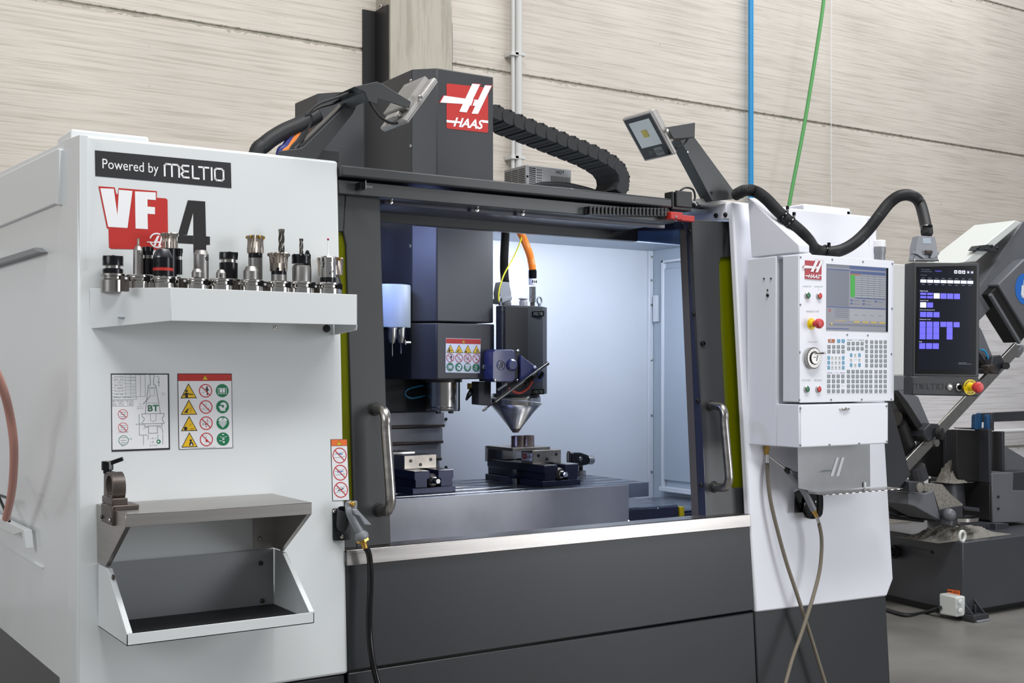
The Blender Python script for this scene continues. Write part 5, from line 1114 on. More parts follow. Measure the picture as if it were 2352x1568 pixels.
# ================================================================== operator side
YP = 2.78; XP = PY(1835, 583, YP).x
HS = thing('control_housing', 'white wedge-topped housing carrying the control pendant', 'housing', (XP+.1, 2.95, 1.15))
b = MB(); P = [PX(x, y, XP) for x, y in ((1717, 453), (1835, 562), (1835, 582), (1726, 590))]; P[2].y = P[1].y; P[3].z = P[2].z = 1.783+.004
b.prism(P, (.050, 0, 0), whiteR); b.build('wedge', HS, bevel=.003)
yG = PX(1783, 700, XP).y; yQ = PX(1798, 700, XP).y; zlo = 1.145; zup = 1.783
b = MB(); b.box(XP, XP+.40, yG, 3.02, zlo, zup, whiteR); b.build('column', HS, bevel=.003)
b = MB(); b.box(XP+.012, XP+.38, yQ-.005, yG+.004, 1.29, zup-.01, gun_grey); b.build('swivel_gap', HS)
b = MB(); b.box(XP, PY(2040, 925, YP).x, YP, yG-.0005, zlo, 1.288, whiteR); lb = b.build('lower_box', HS, bevel=.003)
b = MB(); b.box(XP+.006, PY(2037, 925, YP).x, YP-.003, YP, zlo+.003, 1.284, whiteR); fp_ = b.build('front_cover', HS, bevel=.001)
for a_, c_ in ((1838, 937), (2036, 932), (1838, 1022), (1905, 1021), (1973, 1018), (2037, 1013)): MB().screw(PY(a_, c_, YP-.003), (0, -1, 0), .004, gun_grey).build('screw', fp_)
b = MB(); A = PY(1940, 939, YP-.006); b.lathe(A+V((-.024, 0, 0)), (1, 0, 0), [(.002, 0), (.004, .008), (.003, .014), (.005, .018), (.0055, .030), (.003, .034), (.004, .040), (.002, .048)], chrome, 12); b.build('latch', HS)
for a_, c_ in ((1755.5, 640), (1771.5, 639.5), (1763.5, 666)): MB().screw(PX(a_, c_, XP-.0005), (-1, 0, 0), .0045, chrome).build('screw', HS)
MB().screw(PX(1763.5, 678, XP-.0005), (-1, 0, 0), .006, black).build('screw', HS)

PD = thing('control_pendant', 'white control pendant with screen, keypad and hand wheel', 'control panel', (3.17, 2.8, 1.29))
XR = PY(2052, 603, YP).x; pz0, pz1 = 1.293, 1.780
b = MB(); b.box(XP-.001, XR-.004, YP, yQ, pz0+.002, pz1, whiteR); b.build('case', PD, bevel=.003)
b = MB(); b.box(XP, XR, YP-.003, YP, pz0, pz1+.002, whiteR); fpn = b.build('front_plate', PD, bevel=.0015)
Zp = lambda x, y: (1700+x/2.8, 400+y/2.8)
def pp(x, y, o=.003): return PY(*Zp(x, y), YP-o)
for x, y in ((388, 533), (592, 548), (789, 562), (978, 575), (387, 838), (975, 863), (383, 1143), (972, 1155), (380, 1450), (584, 1449), (781, 1447), (971, 1446), (688, 1031), (820, 1035)):
    MB().screw(pp(x, y), (0, -1, 0), .0035, gun_grey).build('screw', fpn)
# screen
c4 = [pp(555, 1000), pp(948, 1012), pp(950, 605), pp(557, 578)]; q = Quad(*c4, (0, -1, 0))
b = MB(); b.prism([q.at(-.005, -.008), q.at(1.005, -.008), q.at(1.005, 1.008), q.at(-.005, 1.008)], (0, -.0012, 0), gun_grey); sc = b.build('screen', PD)
b = MB(); o = .0016
q.rect(b, 0, 1, 0, 1, lcd_grey, o-.0002); q.rect(b, .965, 1, 0, 1, scr_dark, o); q.rect(b, 0, .36, .965, 1, lcd_mid, o); q.rect(b, 0, .36, .915, .935, lcd_blue, o)
q.rect(b, 0, .35, .37, .91, lcd_mid, o); q.rect(b, .36, .96, .95, 1, lcd_blue, o); q.rect(b, .37, .955, .88, .925, lcd_blue, o); q.rect(b, .37, .54, .863, .878, korange, o)
q.rect(b, .375, .445, .52, .86, lcd_green, o+.0001); q.rect(b, .447, .955, .52, .86, lcd_light, o)
for i in range(10): q.rect(b, .447, .955, .545+.033*i, .557+.033*i, lcd_mid, o+.0001)
for i in range(4): q.rect(b, .56+.1*i, .563+.1*i, .52, .86, lcd_blue, o+.0002)
q.rect(b, .45, .955, .50, .515, lcd_blue, o)
for i in range(3):
    for j in range(2 if i < 2 else 1): q.rect(b, .375+.2*i, .41+.2*i, .455-.05*j, .48-.05*j, lcd_blue, o+.0001); q.rect(b, .42+.2*i, .52+.2*i, .46-.05*j, .467-.05*j, lcd_mid, o+.0001)
q.rect(b, 0, .96, .345, .362, lcd_blue, o+.0001); q.rect(b, .36, .96, .15, .34, lcd_light, o+.0001)
for i in range(4): q.rect(b, .43+.14*i, .53+.14*i, .125, .145, lcd_yel, o+.0003); q.rect(b, .44+.13*i, .50+.13*i, .24, .247, lcd_mid, o+.0003)
for j in range(5): q.rect(b, .13, .34, .32-.03*j, .328-.03*j, lcd_mid, o+.0002)
q.disc(b, .045, .30, .006, sred, o+.0002, 12, .004); q.rect(b, .12, .30, .145, .152, lcd_yel, o+.0002); q.rect(b, .04, .96, .07, .10, lcd_mid, o); q.rect(b, .06, .09, .08, .105, lcd_yel, o+.0003); q.rect(b, 0, .35, .015, .03, lcd_blue, o)
b.build('display', sc, smooth=False)
# badge
c4 = [pp(415, 672), pp(520, 680), pp(522, 560), pp(417, 553)]; q = Quad(*c4, (0, -1, 0)); b = MB(); b.prism([q.at(0, 0), q.at(1, 0), q.at(1, 1), q.at(0, 1)], (0, -.002, 0), redd); q2 = Quad(*[p+V((0, -.002, 0)) for p in c4], (0, -1, 0)); haas_mark(q2, b, rm=redd); b.build('badge', PD, label='red badge reading HAAS')
def text_at(s, x0, x1, y0, y1, mt, par):
    q = Quad(pp(x0, y1), pp(x1, y1), pp(x1, y0), pp(x0, y0), (0, -1, 0)); b = MB(); q.text(b, s, 0, 1, 0, 1, mt, .0006); b.build('lettering', par, smooth=False)
text_at('POWER ON', 404, 455, 716, 726, faint, fpn); text_at('POWER OFF', 478, 530, 718, 728, faint, fpn); text_at('EMERGENCY STOP', 424, 508, 876, 888, faint, fpn); text_at('HANDLE JOG', 436, 496, 1074, 1084, faint, fpn)
text_at('CYCLE START', 397, 453, 1318, 1330, faint, fpn); text_at('FEED HOLD', 476, 524, 1318, 1330, faint, fpn)
q = Quad(pp(499, 749), pp(509, 749), pp(509, 737), pp(499, 737), (0, -1, 0)); b = MB(); q.disc(b, .5, .5, .0018, kgrey, .0005, 14, .0013); b.build('lettering', fpn, smooth=False)
for (x, y, m_) in ((430, 780, btn_g), (505, 783, btn_r), (425, 1382, btn_g), (500, 1382, btn_r)):
    P = pp(x, y); b = MB(); b.lathe(P, (0, -1, 0), [(.0115, 0), (.0115, .005), (.0095, .007), (.0085, .006)], chrome, 24); bt = b.build('button', PD); b = MB(); b.lathe(P+V((0, -.005, 0)), (0, -1, 0), [(.008, 0), (.008, .003), (.0065, .0035)], m_, 20); b.build('button_cap', bt)
P = pp(458, 962); b = MB(); b.lathe(P, (0, -1, 0), [(.0195, 0), (.0195, .001)], eyel, 28); b.lathe(P+V((0, -.001, 0)), (0, -1, 0), [(.011, 0), (.011, .012)], eyel, 20); es = b.build('emergency_stop', PD); b = MB(); b.lathe(P+V((0, -.013, 0)), (0, -1, 0), [(.009, 0), (.009, .010), (.0155, .014), (.0165, .018), (.0165, .024), (.013, .030), (.005, .0315)], estop, 24); b.build('stop_knob', es)
P = pp(458, 1182); b = MB(); b.lathe(P, (0, -1, 0), [(.0345, 0), (.0355, .002), (.0355, .012), (.032, .014), (.023, .014), (.022, .008)], satin, 48); jw = b.build('hand_wheel', PD)
b = MB(); b.lathe(P+V((0, -.008, 0)), (0, -1, 0), [(.021, 0), (.021, .010), (.019, .011)], satin, 32); b.prism([P+V((.002, -.0192, -.010)), P+V((.007, -.0192, -.010)), P+V((.012, -.0192, .010)), P+V((.007, -.0192, .010))], (0, -.0005, 0), kgrey); b.prism([P+V((-.010, -.0192, .001)), P+V((-.010, -.0192, .004)), P+V((.002, -.0192, .004)), P+V((.001, -.0192, .001))], (0, -.0005, 0), kgrey); b.build('hub', jw)
for i in range(20): a = 2*math.pi*i/20; b = MB(); b.obox(P+V((math.cos(a)*.0275, -.0143, math.sin(a)*.0275)), V((math.cos(a), 0, math.sin(a)))*.0018, V((0, .0003, 0)), V((-math.sin(a), 0, math.cos(a)))*.0004, ink); b.build('tick', jw)
b = MB(); A = P+V((.012, -.018, .016)); b.lathe(A, V((.2, -1, .03)), [(.0035, 0), (.0028, .006), (.0040, .016), (.0036, .026), (.001, .027)], satin, 14); b.build('crank_knob', jw)
# keypad
KP = {}
def key_proto(nm, wmm, mt):
    b = MB(); h = .0057; w_ = wmm/2*1.17
    b.prism([V((-w_, 0, -h)), V((w_, 0, -h)), V((w_, 0, h)), V((-w_, 0, h))], (0, -.0012, 0), mt); b.prism([V((-w_*.55, -.0012, -h*.5)), V((w_*.05, -.0012, -h*.5)), V((w_*.05, -.0012, h*.6)), V((-w_*.55, -.0012, h*.6))], (0, -.0002, 0), faint if mt not in (kwhite,) else kgrey)
    return b
kb = MB(); q = Quad(pp(552, 1412), pp(950, 1410), pp(952, 1052), pp(554, 1048), (0, -1, 0)); kb.prism([q.at(0, 0), q.at(1, 0), q.at(1, 1), q.at(0, 1)], (0, -.0004, 0), whiteR); kpad = kb.build('keypad', PD)
kx = lambda x, y: PY(1880+x/9.22, 760+y/9.22, YP-.0034)
K = []
K += [(272, 207, 'o')]+[(x, 210, 'b') for x in (425, 521)]
K += [(x, y, 'g') for y in (333, 433) for x in (221, 321, 420, 518)]
for y in (565, 668, 772): K += [(215, y, 'B'), (292, y, 'w'), (368, y, 'w'), (445, y, 'w'), (522, y, 'B')]
K += [(x, y, 'g') for y in (955, 1060, 1165, 1270) for x in (215, 316, 415, 514) if not (y == 1165 and x == 514)]
K += [(x, y, 'g') for y in (262, 370) for x in (637, 733, 828, 922)]
K += [(690, 508, 'B'), (778, 508, 'w'), (866, 508, 'B'), (690, 610, 'w'), (866, 610, 'w'), (690, 718, 'B'), (778, 718, 'w'), (866, 718, 'B')]
K += [(1015, y, 'n') for y in (225, 325, 425, 527, 628, 728)]
K += [(x, y, 'g') for y in (232, 330, 430, 530, 630, 730) for x in (1125, 1222, 1317, 1412)]
K += [(x, y, 'g') for y in (858, 960, 1063, 1167, 1270) for x in (632, 730, 822, 917, 1012, 1105, 1217, 1313, 1410)]
spec = {'g': (.0118, kgrey), 'b': (.0118, lblue), 'B': (.0088, lblue), 'w': (.0088, kwhite), 'n': (.0098, kgrey), 'o': (.0270, korange)}
protos = {}
wk = wpos(kpad)
for x, y, k_ in K:
    P = kx(x, y)
    if k_ not in protos:
        o = key_proto(k_, *spec[k_]).build('key', None, origin=(0, 0, 0), bevel=.0008, seg=1); o.parent = kpad; o.location = P-wk; protos[k_] = o
    else: dup(protos[k_], kpad, P-wk)
b = MB()
for x0_, x1_, y in ((602, 718, 188), (848, 962, 193), (184, 290, 886), (453, 555, 886)): b.prism([kx(x0_, y+5), kx(x1_, y+5), kx(x1_, y-5), kx(x0_, y-5)], (0, -.0003, 0), mat('rule_blue', (70, 84, 120), .5))
b.build('rule', kpad)
for s_, x0_, x1_, y0_, y1_ in (('MODE', 740, 825, 185, 198), ('OVERRIDES', 325, 425, 880, 892), ('RAPID', 755, 812, 603, 612), ('FEED', 482, 550, 1160, 1170)):
    q = Quad(kx(x0_, y1_), kx(x1_, y1_), kx(x1_, y0_), kx(x0_, y0_), (0, -1, 0)); b = MB(); q.text(b, s_, 0, 1, 0, 1, kgrey, .0003); b.build('lettering', kpad, smooth=False)

# clear plate with slanted mark, wrench rack, gun holder and air gun
RK = thing('wrench_rack', 'satin steel splash plate and notched wrench rack below the pendant', 'rack', PF(1940, 1100, -.06))
b = MB(); yk = 2.90
P = [PY(*p, yk) for p in ((1832, 1027), (1998, 1020), (1999, 1117), (1884, 1131), (1834, 1121))]; b.prism(P, (0, .002, 0), psu); pl = b.build('splash_plate', RK)
q = Quad(*[PY(*p, yk-.0006) for p in ((1905, 1094), (1940, 1094), (1940, 1050), (1905, 1050))], (0, -1, 0))
b = MB(); q.poly(b, [(.05, .02), (.25, .02), (.62, 1), (.45, 1)], paper); q.poly(b, [(.42, .02), (.62, .02), (.98, 1), (.80, 1)], paper); q.poly(b, [(-.7, .22), (.06, .25), (.16, .36), (-.35, .34)], kgrey); b.build('mark_print', pl, smooth=False)
b = MB(); zk = PY(1885, 1131, yk).z; n_ = 12; xA, xB = PY(1868, 1131, yk-.02).x, PY(2056, 1119, yk-.04).x
pts_ = [V((xA, yk, zk)), V((xB, yk, zk))]; dxk = (xB-xA)/n_
for i in range(n_-1, -1, -1):
    x_ = xA+dxk*i; pts_ += [V((x_+dxk*.98, yk-.075, zk)), V((x_+dxk*.62, yk-.078, zk)), V((x_+dxk*.62, yk-.035, zk)), V((x_+dxk*.38, yk-.035, zk)), V((x_+dxk*.38, yk-.078, zk)), V((x_+dxk*.04, yk-.075, zk))]
b.prism(pts_, (0, 0, .003), satin); b.build('notched_shelf', RK)
b = MB(); A = PY(1987, 1108, yk-.006); b.box(A.x-.006, A.x+.006, yk-.008, yk-.002, zk+.002, zk+.026, purew); b.build('plastic_tag', RK, bevel=.003)
GH = thing('air_gun_holder', 'black bent sheet holder cradling the air gun at the operator side', 'holder', PF(1857, 1160))
b = MB(); P = [PF(*p, -.07) for p in ((1825, 1128), (1838, 1124), (1890, 1128), (1889, 1172), (1884, 1190), (1855, 1192), (1824, 1176))]
b.prism([PF(*p, -.02) for p in ((1824, 1130), (1836, 1124), (1850, 1140), (1852, 1176), (1824, 1177))], (0, -.004, 0), gloss)
b.tube([PF(x, y, -.045) for x, y in ((1884, 1128), (1889, 1140), (1889, 1170), (1884, 1185), (1866, 1190), (1848, 1186))], .003, gloss, n=8)
b.prism([PF(*p, -.03) for p in ((1850, 1130), (1888, 1132), (1889, 1172), (1883, 1187), (1852, 1190), (1844, 1178))], (0, -.003, 0), gloss); b.build('cradle', GH, bevel=.001)
for a_, c_ in ((1873, 1152), (1848, 1157)): MB().screw(PF(a_, c_, -.034), (0, -1, 0), .004, chrome).build('screw', GH)
AG = thing('air_gun', 'light grey air blow gun with long thin nozzle at operator side', 'spray gun', PF(1850, 1120, -.06))
a5 = lambda x, y, o=-.06: PF(1700+x/2.3466, 900+y/2.3466, o)
b = MB(); b.tube([a5(262, 425), a5(300, 475), a5(350, 545), a5(395, 635)], .0118, gun_grey, n=14); b.lathe(a5(240, 410), a5(275, 440)-a5(240, 410), [(.005, 0), (.010, .012), (.010, .03)], rubber, 14); b.build('body', AG)
b = MB(); P = [a5(*p, -.068) for p in ((262, 420), (310, 430), (355, 450), (376, 480), (360, 505), (345, 500), (350, 478), (325, 456), (270, 440))]; b.prism(P, (0, -.010, 0), gun_grey); b.build('trigger', AG, bevel=.003)
b = MB(); b.cyl(a5(242, 413), a5(158, 349), .0032, chrome, n=10); b.build('nozzle_tube', AG)
b = MB(); b.lathe(a5(393, 632), a5(412, 672)-a5(393, 632), [(.0095, 0), (.0095, .012), (.0075, .014), (.0075, .03)], brass, 8); b.cyl(a5(412, 668), a5(424, 705), .006, chrome, n=10); b.build('brass_fitting', AG)
b = MB(); b.tube([a5(424, 705), a5(438, 780), a5(438, 870), a5(425, 980), a5(385, 1130), a5(330, 1300), a5(280, 1440), a5(225, 1640, -.07)], .0068, braid, n=10); tag(b.build('braided_hose'), 'braided hose falling from the air gun, crossing over to left', 'hose')
b = MB(); b.lathe(a5(143, 290, -.01), (0, 0, -1), [(.010, 0), (.010, .016), (.008, .018), (.008, .03)], brass, 8); b.cyl(a5(146, 330, -.01), a5(146, 385, -.012), .0055, chrome, n=12); tag(b.build('hose_coupling'), 'brass and chrome hose coupling under the control housing', 'fitting')
b = MB(); b.tube([a5(146, 382, -.012), a5(150, 470, -.02), a5(165, 590, -.025), a5(200, 740, -.03), a5(250, 920, -.035), a5(320, 1130, -.04), a5(385, 1330, -.04), a5(425, 1460, -.04), a5(480, 1640, -.04)], .0068, braid, n=10); tag(b.build('braided_hose'), 'braided hose falling from the brass coupling, crossing to right', 'hose')

# ================================================================== touch terminal
AN = math.radians(12.5); TR = RT*math.cos(AN)+FW*math.sin(AN); TNrm = -(FW*math.cos(AN)-RT*math.sin(AN)); T0 = PT(2100, 601, 4.15)
def pt(x, y, o=0): return PN(x, y, T0+TNrm*o, TNrm)
TT = thing('touch_terminal', 'dark touch terminal with violet tiles on its black screen', 'touch panel', T0-V((0, 0, .47))+TR*.11)
b = MB(); P = [pt(2099, 602), pt(2251, 604), pt(2249, 866), pt(2096, 864)]; b.prism(P, -TNrm*.062, term); b.build('case', TT, bevel=.004)
b = MB(); P = [pt(2096, 864.5), pt(2249, 866.5), pt(2249, 906), pt(2245, 910), pt(2095, 907)]; b.prism(P, -TNrm*.060, term); low = b.build('lower_housing', TT, bevel=.004)
b = MB(); P = [pt(2106, 612, .0005), pt(2243, 610, .0005), pt(2241, 860, .0005), pt(2102, 858, .0005)]; b.prism([P[0], P[1], P[2], P[3]], TNrm*.002, gloss); gl = b.build('bezel', TT, bevel=.0008)
Zt = lambda x, y: (2000+x/3.136, 450+y/3.136)
q = Quad(*[pt(*Zt(x, y), .0026) for x, y in ((338, 1250), (737, 1250), (740, 528), (345, 516))], TNrm)
b = MB(); q.rect(b, 0, 1, 0, 1, scr_dark, .0002)
def tq(x0, x1, y0, y1, m_, o=.0005):
    f = lambda x, y: ((x-341)/398, 1-(y-520)/730)
    (a0, b1), (a1, b0) = f(x0, y0), f(x1, y1); q.rect(b, a0, a1, b0, b1, m_, o)
for i in range(8): x = 354+48.5*i; tq(x, x+43, 604, 626, scr_white); tq(x+8, x+30, 591, 594, scr_grey); tq(x+8, x+30, 637, 640, scr_grey)
for (x, y0, y1, m_) in ((354, 698, 714, scr_violet), (354, 722, 738, scr_violet), (403, 698, 714, scr_violet), (403, 722, 738, scr_violet), (451, 700, 738, scr_white), (500, 700, 739, scr_violet), (548, 700, 739, scr_violet), (597, 700, 739, scr_violet), (354, 767, 805, scr_white), (403, 768, 804, scr_violet), (354, 836, 873, scr_violet), (401, 836, 873, scr_violet), (450, 836, 873, scr_violet), (500, 905, 942, scr_violet), (596, 906, 943, scr_violet), (350, 1060, 1101, scr_violet), (399, 1060, 1101, scr_violet), (447, 1060, 1101, scr_violet)): tq(x, x+43, y0, y1, m_)
for x in (352, 401, 449, 546): tq(x, x+42, 905, 1032, scr_violet); tq(x, x+42, 943, 944, scr_dark, .0007); tq(x, x+42, 990, 991, scr_dark, .0007)
for s_, x0_, x1_, y0_, y1_, m_ in (('Head Tools', 352, 408, 682, 690, scr_white), ('Setting Tools', 352, 412, 751, 759, scr_white), ('Load And Setting Tools', 352, 458, 818, 826, scr_white), ('Deployment Tools', 352, 430, 886, 894, scr_white), ('Logs', 348, 370, 1046, 1054, scr_white), ('I/O inspector', 356, 402, 569, 576, scr_grey), ('meltio', 460, 504, 534, 545, scr_violet), ('MACHINE 0', 362, 425, 530, 535, scr_grey), ('CONNECTED', 358, 435, 544, 549, scr_grey)):
    f = lambda x, y: ((x-341)/398, 1-(y-520)/730); (a0, b1), (a1, b0) = f(x0_, y0_), f(x1_, y1_); q.text(b, s_, a0, a1, b0, b1, m_, .0006)
for x in (598, 628, 656): tq(x, x+22, 531, 554, scr_white); tq(x+7, x+16, 538, 548, scr_dark, .0007)
for x in (690, 718): tq(x, x+20, 533, 552, scr_grey); tq(x+6, x+14, 538, 548, scr_white, .0007)
tq(632, 692, 1200, 1202, scr_grey); tq(632, 725, 1209, 1211, scr_grey)
b.build('display', gl, smooth=False)
q = Quad(*[pt(*Zt(x, y), .0) for x, y in ((305, 1384), (520, 1390), (520, 1353), (305, 1353))], TNrm); b = MB(); melt(q, b, 0, 1, 0, 1, .0024, mat('moulded_letters', (24, 25, 27), .5), .0008); b.build('lettering', low, smooth=False)
P = pt(*Zt(566, 1374)); b = MB(); b.lathe(P, TNrm, [(.0125, 0), (.0125, .003), (.009, .005), (.0085, .003)], chrome, 24); b.ball(P+TNrm*.004, .0075, purew, 12); b.build('lit_button', TT)
P = pt(*Zt(635, 1377)); b = MB(); b.lathe(P, TNrm, [(.0135, 0), (.0135, .003), (.010, .006), (.0095, .004)], chrome, 24); sw = b.build('selector_switch', TT); b = MB(); b.lathe(P+TNrm*.004, TNrm, [(.009, 0), (.009, .004)], gloss, 20); b.obox(P+TNrm*.011, TR*.003, UP*.009, TNrm*.004, gloss); b.build('selector_knob', sw)
P = pt(*Zt(717, 1377)); b = MB(); b.lathe(P, TNrm, [(.0275, 0), (.0275, .0015)], eyel, 40); b.lathe(P+TNrm*.0015, TNrm, [(.013, 0), (.013, .02)], eyel, 24); es = b.build('emergency_stop', TT)
for i, ch in enumerate('EMERGENCY'):
    a = math.radians(160-17.5*i); d = TR*math.cos(a)+UP*math.sin(a); tv = TR*math.sin(a)-UP*math.cos(a); c = P+d*.0215+TNrm*.0017
    qq = Quad(c-tv*.0022-d*.003, c+tv*.0022-d*.003, c+tv*.0022+d*.003, c-tv*.0022+d*.003, TNrm); b = MB(); qq.text(b, ch, 0, 1, 0, 1, ink, .0004, bold=.02); b.build('lettering', es, smooth=False)
for i, ch in enumerate('STOP'):
    a = math.radians(-118+19*i); d = TR*math.cos(a)+UP*math.sin(a); tv = -(TR*math.sin(a)-UP*math.cos(a)); c = P+d*.0215+TNrm*.0017
    qq = Quad(c-tv*.0022+d*.003, c+tv*.0022+d*.003, c+tv*.0022-d*.003, c-tv*.0022-d*.003, TNrm); b = MB(); qq.text(b, ch, 0, 1, 0, 1, ink, .0004, bold=.02); b.build('lettering', es, smooth=False)
b = MB(); b.lathe(P+TNrm*.020, TNrm, [(.010, 0), (.010, .014), (.018, .018), (.0192, .022), (.0192, .030), (.015, .037), (.006, .039)], estop, 28); b.build('stop_knob', es)
# industrial plug on top
kk = lambda x, y, o=-.03: pt(*Zt(x, y), o)
b = MB(); b.prism([kk(305, 466, -.012), kk(490, 468, -.012), kk(482, 425, -.012), kk(318, 420, -.012)], -TNrm*.036, gun_grey); b.build('plug_base', TT, bevel=.003)
b = MB(); b.prism([kk(322, 418, -.010), kk(480, 420, -.010), kk(478, 365, -.010), kk(462, 290, -.010), kk(345, 285, -.010), kk(325, 365, -.010)], -TNrm*.040, gun_grey); b.prism([kk(372, 345, -.009), kk(438, 345, -.009), kk(432, 303, -.009), kk(375, 303, -.009)], -TNrm*.003, innerd); b.build('plug_hood', TT, bevel=.004)
b = MB(); b.prism([kk(300, 400, -.006), kk(345, 400, -.006), kk(395, 430, -.006), kk(400, 448, -.006), kk(380, 450, -.006), kk(335, 420, -.006), kk(298, 408, -.006)], -TNrm*.004, gun_grey)
b.prism([kk(500, 402, -.006), kk(455, 400, -.006), kk(430, 432, -.006), kk(432, 448, -.006), kk(450, 448, -.006), kk(490, 425, -.006)], -TNrm*.004, gun_grey); b.cyl(kk(395, 402, -.004), kk(440, 402, -.004), .006, hardox, n=10); b.build('latch', TT, bevel=.001)
for x, y in ((310, 462), (487, 464)): MB().screw(kk(x, y, -.01), TNrm, .004, chrome).build('screw', TT)
b = MB(); A = kk(402, 284); b.lathe(A, (0, 0, 1), [(.0185, 0), (.0185, .016), (.0205, .018), (.0205, .033), (.019, .036)], gloss, 14); b.build('hose_gland', TT)
H3 = [(1690, 447), (1712, 437), (1736, 440), (1760, 457), (1785, 483), (1812, 508), (1840, 532), (1858, 552), (1872, 572), (1895, 579), (1930, 575), (1962, 558), (1992, 530), (2018, 497), (2042, 467), (2066, 450), (2092, 449), (2113, 467), (2125, 495)]
yl = [3.05, 3.0, 2.98, 2.94, 2.90, 2.87, 2.84, 2.82, 2.81, 2.80, 2.80, 2.80, 2.80, 2.79, 2.79, 2.78, 2.78, 2.79, None]
P = [PY(x, y, Y) for (x, y), Y in zip(H3[:-1], yl[:-1])]+[kk(402, 240), kk(402, 262)]
b = MB(); b.tube(P, .0205, rubber, n=18, k=24, ribs=.08); tag(b.build('terminal_conduit'), 'thick black ribbed conduit looping from lamp arm to touch terminal', 'hose')
for i, (x, y, Y, a) in enumerate(((1798, 495, 2.885, 45), (1813, 509, 2.868, 45), (1893, 579, 2.80, 5))):
    c = PY(x, y, Y); d = V((math.cos(math.radians(a)), -.3, -math.sin(math.radians(a)))); b = MB(); b.ring(c, d, .0225, .0035, gloss, 24, 6); b.obox(c+V((.012, -.01, .026)), (.004, 0, 0), (0, .004, 0), (0, 0, .006), gloss)
    tag(b.build('cable_tie'), 'black cable tie around the looping conduit, %s' % ('upper of two on the slope', 'lower of two on the slope', 'at the bottom of its loop')[i], 'cable tie', 'cable ties on the looping conduit')
# beacon
c = PY(2018, 580, 3.05); Zb = lambda y: PY(2018, y, 3.05).z
BC = thing('signal_beacon', 'small grey signal beacon with frosted white cap behind the pendant', 'beacon', (c.x, 3.05, Zb(600)-.06))
b = MB(); b.lathe((c.x, 3.05, Zb(600)-.06), (0, 0, 1), [(.021, 0), (.021, .055), (.024, .06), (.024, Zb(582)-Zb(600)+.055), (.0265, Zb(580)-Zb(600)+.06), (.0265, Zb(568)-Zb(600)+.06)], gun_grey, 24); b.build('base', BC)
b = MB(); b.lathe((c.x, 3.05, Zb(567.5)), (0, 0, 1), [(.0265, 0), (.0265, Zb(552)-Zb(567.5)-.003), (.024, Zb(552)-Zb(567.5))], purew, 24); b.build('cap', BC)
MB().box(3.55, c.x+.05, 3.02, 3.08, Zb(600)-.065, Zb(600)-.058, gun_grey).build('bracket', BC)
# two-tone cabinet behind
cb = thing('background_cabinet', 'pale cabinet with dark grey plinth behind the pendant', 'cabinet', PY(2065, 900, 3.3)-V((0, 0, .3)))
c0, c1 = PY(2030, 604, 3.25), PY(2092, 866, 3.25)
b = MB(); b.box(3.66, c1.x, 3.25, 3.9, PY(2060, 862, 3.25).z, c0.z, pipe_m); b.build('upper_case', cb, bevel=.004)
b = MB(); b.box(3.66, c1.x, 3.25, 3.9, PY(2060, 897, 3.25).z, PY(2060, 863, 3.25).z, sawl); b.build('plinth', cb, bevel=.004)
b = MB(); b.box(3.66, 3.75, 3.78, 3.88, 0.0, PY(2060, 897, 3.25).z, sawk); b.build('leg', cb)
# ================================================================== band saw at right
SB = thing('band_saw', 'dark grey industrial band saw heaped with metal chips', 'band saw', (6.0, 4.9, 0))
def z5(pts): return zz(pts, 1700, 900, 2.3466)
def z6(pts): return zz(pts, 2030, 920, 4.612)
def z7(pts): return zz(pts, 2030, 480, 3.0155)
def plate(pts, Y, th, mt, name, par=SB, bevel=.004, **k):
    b = MB(); b.prism([PY(*p, Y) for p in pts], (0, th, 0), mt); return b.build(name, par, bevel=bevel, **k)
c = PZ(2211, 1424, 0.0); c = V((c.x, c.y, 0)); hB = PN(2211, 1246, c, (0, 1, 0)).z
ld = V((-.158, 1, 0)).normalized(); 
# tank: side runs back-left, front runs right
Lft = c+V((.10, 1, 0)).normalized()*0; e1 = PN(2049, 1220, V((0, 0, hB)), (0, 0, 1)); e1 = V((e1.x, e1.y, 0)); e2 = c+V((2.2, -.02, 0))
foot_ = [c, e2, e2+V((0, 1.9, 0)), V((e1.x, e1.y, 0))+(e1-c)*.9]
b = MB(); b.prism([p+V((0, 0, .045)) for p in foot_], (0, 0, hB-.045), sawbase); b.build('tank', SB, bevel=.006)
b = MB(); b.prism([p*1.0+V((.06 if i in (0, 3) else -.04, .06 if i in (0, 1) else -.04, .0)) for i, p in enumerate(foot_)], (0, 0, .05), black); b.build('plinth', SB)
# levelling foot
b = MB(); f0 = c+V((.045, -.005, 0)); b.box(f0.x-.06, f0.x+.075, f0.y-.08, f0.y+.0, .012, .040, sawp); b.prism([f0+V((-.05, 0, .04)), f0+V((-.05, -.07, .04)), f0+V((-.05, 0, .11))], (.010, 0, 0), sawp); b.prism([f0+V((.05, 0, .04)), f0+V((.05, -.07, .04)), f0+V((.05, 0, .11))], (.010, 0, 0), sawp); b.cyl(f0+V((0, -.04, 0)), f0+V((0, -.04, .09)), .011, black, n=8); b.box(f0.x-.04, f0.x+.06, f0.y-.09, f0.y-.01, 0, .012, gun_grey); b.build('levelling_foot', SB, bevel=.003)
